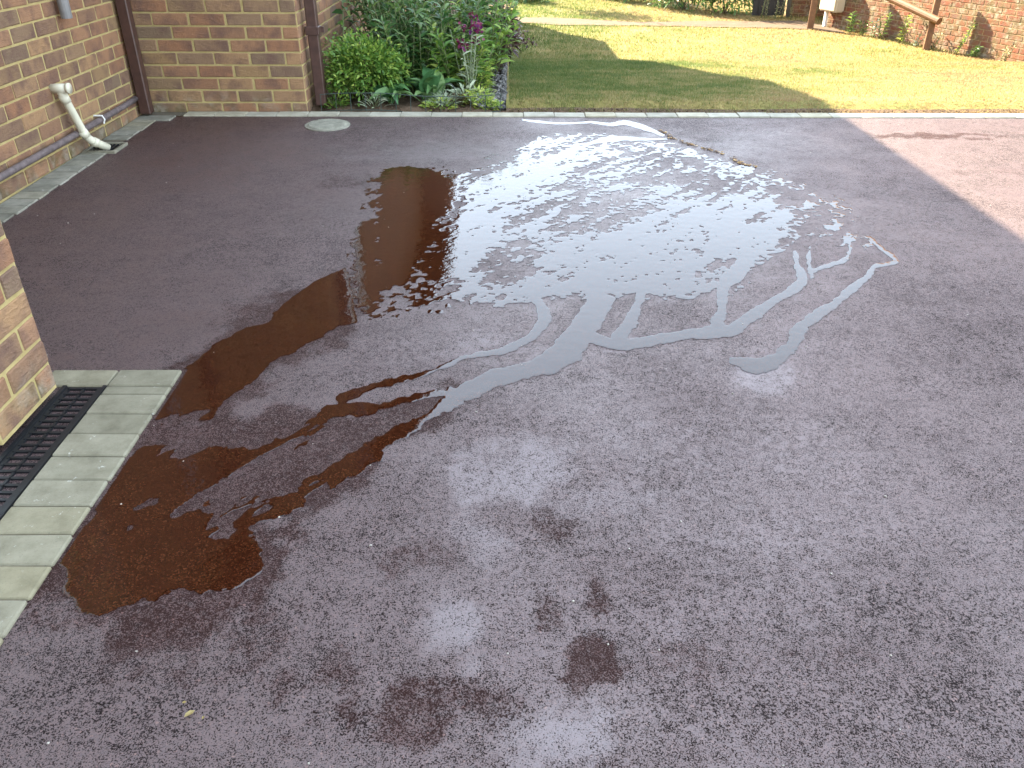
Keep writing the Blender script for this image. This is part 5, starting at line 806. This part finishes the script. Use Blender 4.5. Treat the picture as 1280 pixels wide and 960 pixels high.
# ------------------------------------------------------------------ weeds by the wall, hedge, shrubs beyond the lawn
def weed(x, y, h, n, L, m, label, lean=(0, 0), name='tall_weed', grp='weeds at the foot of the red brick wall', nst=3, W=.022):
    z0 = float(lawnz(x, y)) - .01; s = empty(name, (x, y, z0), label, 'weed', grp); paths = []; P = []; D = []
    for k in range(nst):
        b0 = np.array([x + RNG.normal(0, .02), y + RNG.normal(0, .02), z0]); tp = b0 + np.array([lean[0] + RNG.normal(0, .04), lean[1] + RNG.normal(0, .04), h * RNG.uniform(.75, 1.05)]); paths.append([b0, (b0 + tp) / 2, tp])
        for q in range(n): t = .12 + .88 * q / n; P.append(b0 * (1 - t) + tp * t); D.append((math.cos(q * 2.4 + k), math.sin(q * 2.4 + k), .7))
    fo = Foliage(); fo.add(leaves(P, D, L * RNG.uniform(.7, 1.2, len(P)), W, .4)); fo.obj('foliage', m, s); stems(s, paths, .006, M_STEM)
for (t, o_, h, n, L, m, lb, ln) in [(3.28, .25, .42, 16, .13, L_BRIGHT, 'green weed beside the meter box with a paler stalk', (-.04, 0)), (3.05, .2, .28, 12, .10, L_HEDGE, 'dark bushy weed next to the green weed by the meter box', (0, 0)), (2.72, .2, .30, 14, .10, L_SILV, 'pale flowering weed midway between the meter box and the near rail post', (0, 0)), (2.6, .18, .46, 18, .10, L_BRIGHT, 'tall bright green weed midway between the meter box and the near rail post', (.04, 0)), (2.12, .2, .50, 18, .11, L_YEL, 'tall yellow green weed just beyond the near rail post', (.08, 0)), (1.02, .2, .50, 22, .07, L_YEL, 'slender leaning yellow green weed right of the near rail post', (.16, -.05)), (.16, .2, .24, 12, .06, L_STRAW, 'short dry weed at the right hand end of the brick wall', (.03, 0)), (1.5, .18, .26, 9, .08, L_STRAW, 'dry straw stalks at the foot of the near rail post', (.12, 0)), (1.85, .18, .24, 10, .09, L_SILV, 'grey dry stalks left of the near rail post', (.08, 0)), (.80, .1, .17, 20, .08, L_HEDGE, 'low dark tuft to the right of the leaning weed', (.0, 0))]:
    p_ = wallpt(t, o_); weed(p_.x, p_.y, h, n, L, m, lb, ln)
sg = [(4.72, 16.6), (4.86, 16.62), (4.95, 16.5), (5.04, 16.66), (5.15, 16.6), (5.30, 16.55), (5.55, 16.3), (5.62, 16.1)]
SL = ['leftmost pale seeding grass in front of the dark gate', 'second pale seeding grass in front of the dark gate', 'tallest pale seeding grass in front of the dark gate', 'short pale seeding grass in front of the dark gate', 'pale seeding grass near the right edge of the dark gate', 'pale seeding grass just left of the far rail post', 'pale seeding grass just right of the far rail post', 'pale seeding grass nearest the meter box']
for (xx, y2), lb in zip(sg, SL): weed(xx, y2, random.uniform(.28, .5), 13, .055, L_STRAW, lb, (random.uniform(-.03, .06), 0), 'seeding_grass', 'seeding grasses in front of the dark gate', 2, .014)
def bush(name, x, y, R, n, L, W, m, label, cat='bush', group=None, clumps=40, z=None):
    z0 = float(lawnz(x, y)); s = empty(name, (x, y, z0), label, cat, group); blob_shrub(s, (x, y, z0 + R[2] * .55), R, n, L, W, m, np.array([x, y, z0]), clumps, 12)
bush('hedge_shrub', 4.25, 17.35, (.55, .5, .9), 3600, .11, .035, L_HEDGE, 'bright sunlit hedge shrub left of the dark gate', 'shrub', 'hedge shrubs beyond the path', 60)
bush('hedge_shrub', 3.55, 18.0, (.6, .5, .85), 3200, .11, .035, L_DARK, 'dark hedge shrub second from the dark gate', 'shrub', 'hedge shrubs beyond the path', 60)
bush('hedge_shrub', 2.95, 19.5, (.7, .5, .8), 2600, .12, .04, L_HEDGE, 'hedge shrub third from the dark gate', 'shrub', 'hedge shrubs beyond the path', 50)
bush('slim_shrub', 2.35, 19.6, (.22, .22, 1.0), 900, .10, .035, L_HEDGE, 'slim upright shrub whose shadow stripes the far lawn', 'shrub', None, 26)
bush('low_bush', .38, 19.3, (.42, .4, .40), 1500, .09, .03, L_DARK, 'low dark bush beyond the path above the flower bed corner', 'bush', None, 30)
for k, lb in enumerate(['leftmost shrub of the far row beyond the lawn', 'second shrub of the far row beyond the lawn', 'third shrub of the far row beyond the lawn', 'rightmost shrub of the far row beyond the lawn']):
    bush('far_shrub', -.9 + k * 1.05, 21.2 + .2 * (k % 2), (.75, .6, .95), 2200, .13, .045, L_DARK if k % 2 else L_HEDGE, lb, 'shrub', 'shrubs in the far row beyond the lawn', 40)
# small trunk
tk = empty('thin_tree', (.04, 19.6, -.7), 'thin pale tree trunk beside the low dark bush beyond the path', 'tree')
bm = bmesh.new(); add_tube(bm, [(.04, 19.6, -.75), (.06, 19.62, .3), (.02, 19.6, 1.4)], [.05, .04, .025], 10); child(obj_bm('trunk', bm, simple('pale_bark', (.30, .22, .15), .9, .3, 30), tk, smooth=True), tk)
fo = Foliage(); n = 1200; P = np.array([.02, 19.6, 1.7]) + RNG.normal(0, .28, (n, 3)); fo.add(leaves(P, unit(n), .10, .045, .3)); fo.obj('crown', L_HEDGE, tk)
# ------------------------------------------------------------------ litter
M_LEAFY = simple('yellow_leaf', (.50, .40, .17), .6)
def flake(name, x, y, L, W, rot, m, label, cat='leaf', group=None, z=None):
    bm = bmesh.new(); pts = [(-.5, 0), (-.25, .42), (.15, .5), (.5, .05), (.2, -.45), (-.25, -.35)]; vs = [bm.verts.new((a * L, b_ * W, .0035 + .004 * abs(b_))) for a, b_ in pts]; vc = bm.verts.new((0, 0, .0015))
    for i in range(6): bm.faces.new((vs[i], vs[(i + 1) % 6], vc))
    bmesh.ops.solidify(bm, geom=bm.faces[:], thickness=.0008)
    o = obj_bm(name, bm, m, None, label=label, cat=cat, group=group); o.location = (x, y, (G(x, y) if z is None else z) + .001); o.rotation_euler = (0, 0, rot); return o
flake('leaf_scrap', -0.566, 0.925, 0.02, 0.01, 0.7, M_LEAFY, 'yellow torn leaf scrap on the tarmac near the bottom left', 'leaf')
flake('leaf_scrap', -0.583, 0.948, 0.008, 0.004, 0.3, M_LEAFY, 'tiny yellow leaf crumb beside the torn leaf scrap', 'leaf')
flake('leaf_scrap', -0.539, 0.917, 0.007, 0.004, 1.3, M_LEAFY, 'tiny yellow leaf crumb right of the torn leaf scrap', 'leaf')
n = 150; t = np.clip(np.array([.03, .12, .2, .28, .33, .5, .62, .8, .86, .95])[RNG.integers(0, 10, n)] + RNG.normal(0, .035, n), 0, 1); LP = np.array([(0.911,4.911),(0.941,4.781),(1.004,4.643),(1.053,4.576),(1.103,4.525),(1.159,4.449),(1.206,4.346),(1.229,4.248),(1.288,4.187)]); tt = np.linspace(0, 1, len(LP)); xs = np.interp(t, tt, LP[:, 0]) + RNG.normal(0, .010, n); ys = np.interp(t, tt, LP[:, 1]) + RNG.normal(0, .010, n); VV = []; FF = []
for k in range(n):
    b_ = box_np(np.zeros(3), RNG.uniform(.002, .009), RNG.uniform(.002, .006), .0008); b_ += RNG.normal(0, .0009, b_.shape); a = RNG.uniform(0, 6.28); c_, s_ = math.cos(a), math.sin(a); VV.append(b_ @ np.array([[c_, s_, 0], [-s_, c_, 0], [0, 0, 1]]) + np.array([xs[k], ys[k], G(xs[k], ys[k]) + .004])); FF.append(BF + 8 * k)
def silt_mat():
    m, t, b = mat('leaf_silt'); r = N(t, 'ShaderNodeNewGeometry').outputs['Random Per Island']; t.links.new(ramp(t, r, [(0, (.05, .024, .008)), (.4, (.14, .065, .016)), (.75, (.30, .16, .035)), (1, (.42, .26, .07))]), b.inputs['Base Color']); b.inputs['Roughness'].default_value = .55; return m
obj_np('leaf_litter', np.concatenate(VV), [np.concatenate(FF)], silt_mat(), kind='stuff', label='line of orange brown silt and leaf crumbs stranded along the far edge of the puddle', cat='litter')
M_STONE = simple('pale_stone', (.36, .33, .29), .8, .3, 60)
n = 160; xs = RNG.uniform(-2.1, 2.6, n); ys = .75 + 4.4 * RNG.random(n); VV = []; FF = []
for k in range(n):
    r = RNG.uniform(.001, .0024); b_ = box_np(np.zeros(3), r, r * .8, r * .6); b_ += RNG.normal(0, r * .25, b_.shape); VV.append(b_ + np.array([xs[k], ys[k], G(xs[k], ys[k]) + r * .5])); FF.append(BF + 8 * k)
obj_np('loose_grit', np.concatenate(VV), [np.concatenate(FF)], M_STONE, kind='stuff', label='scattered grains of pale grit lying on the tarmac', cat='grit')
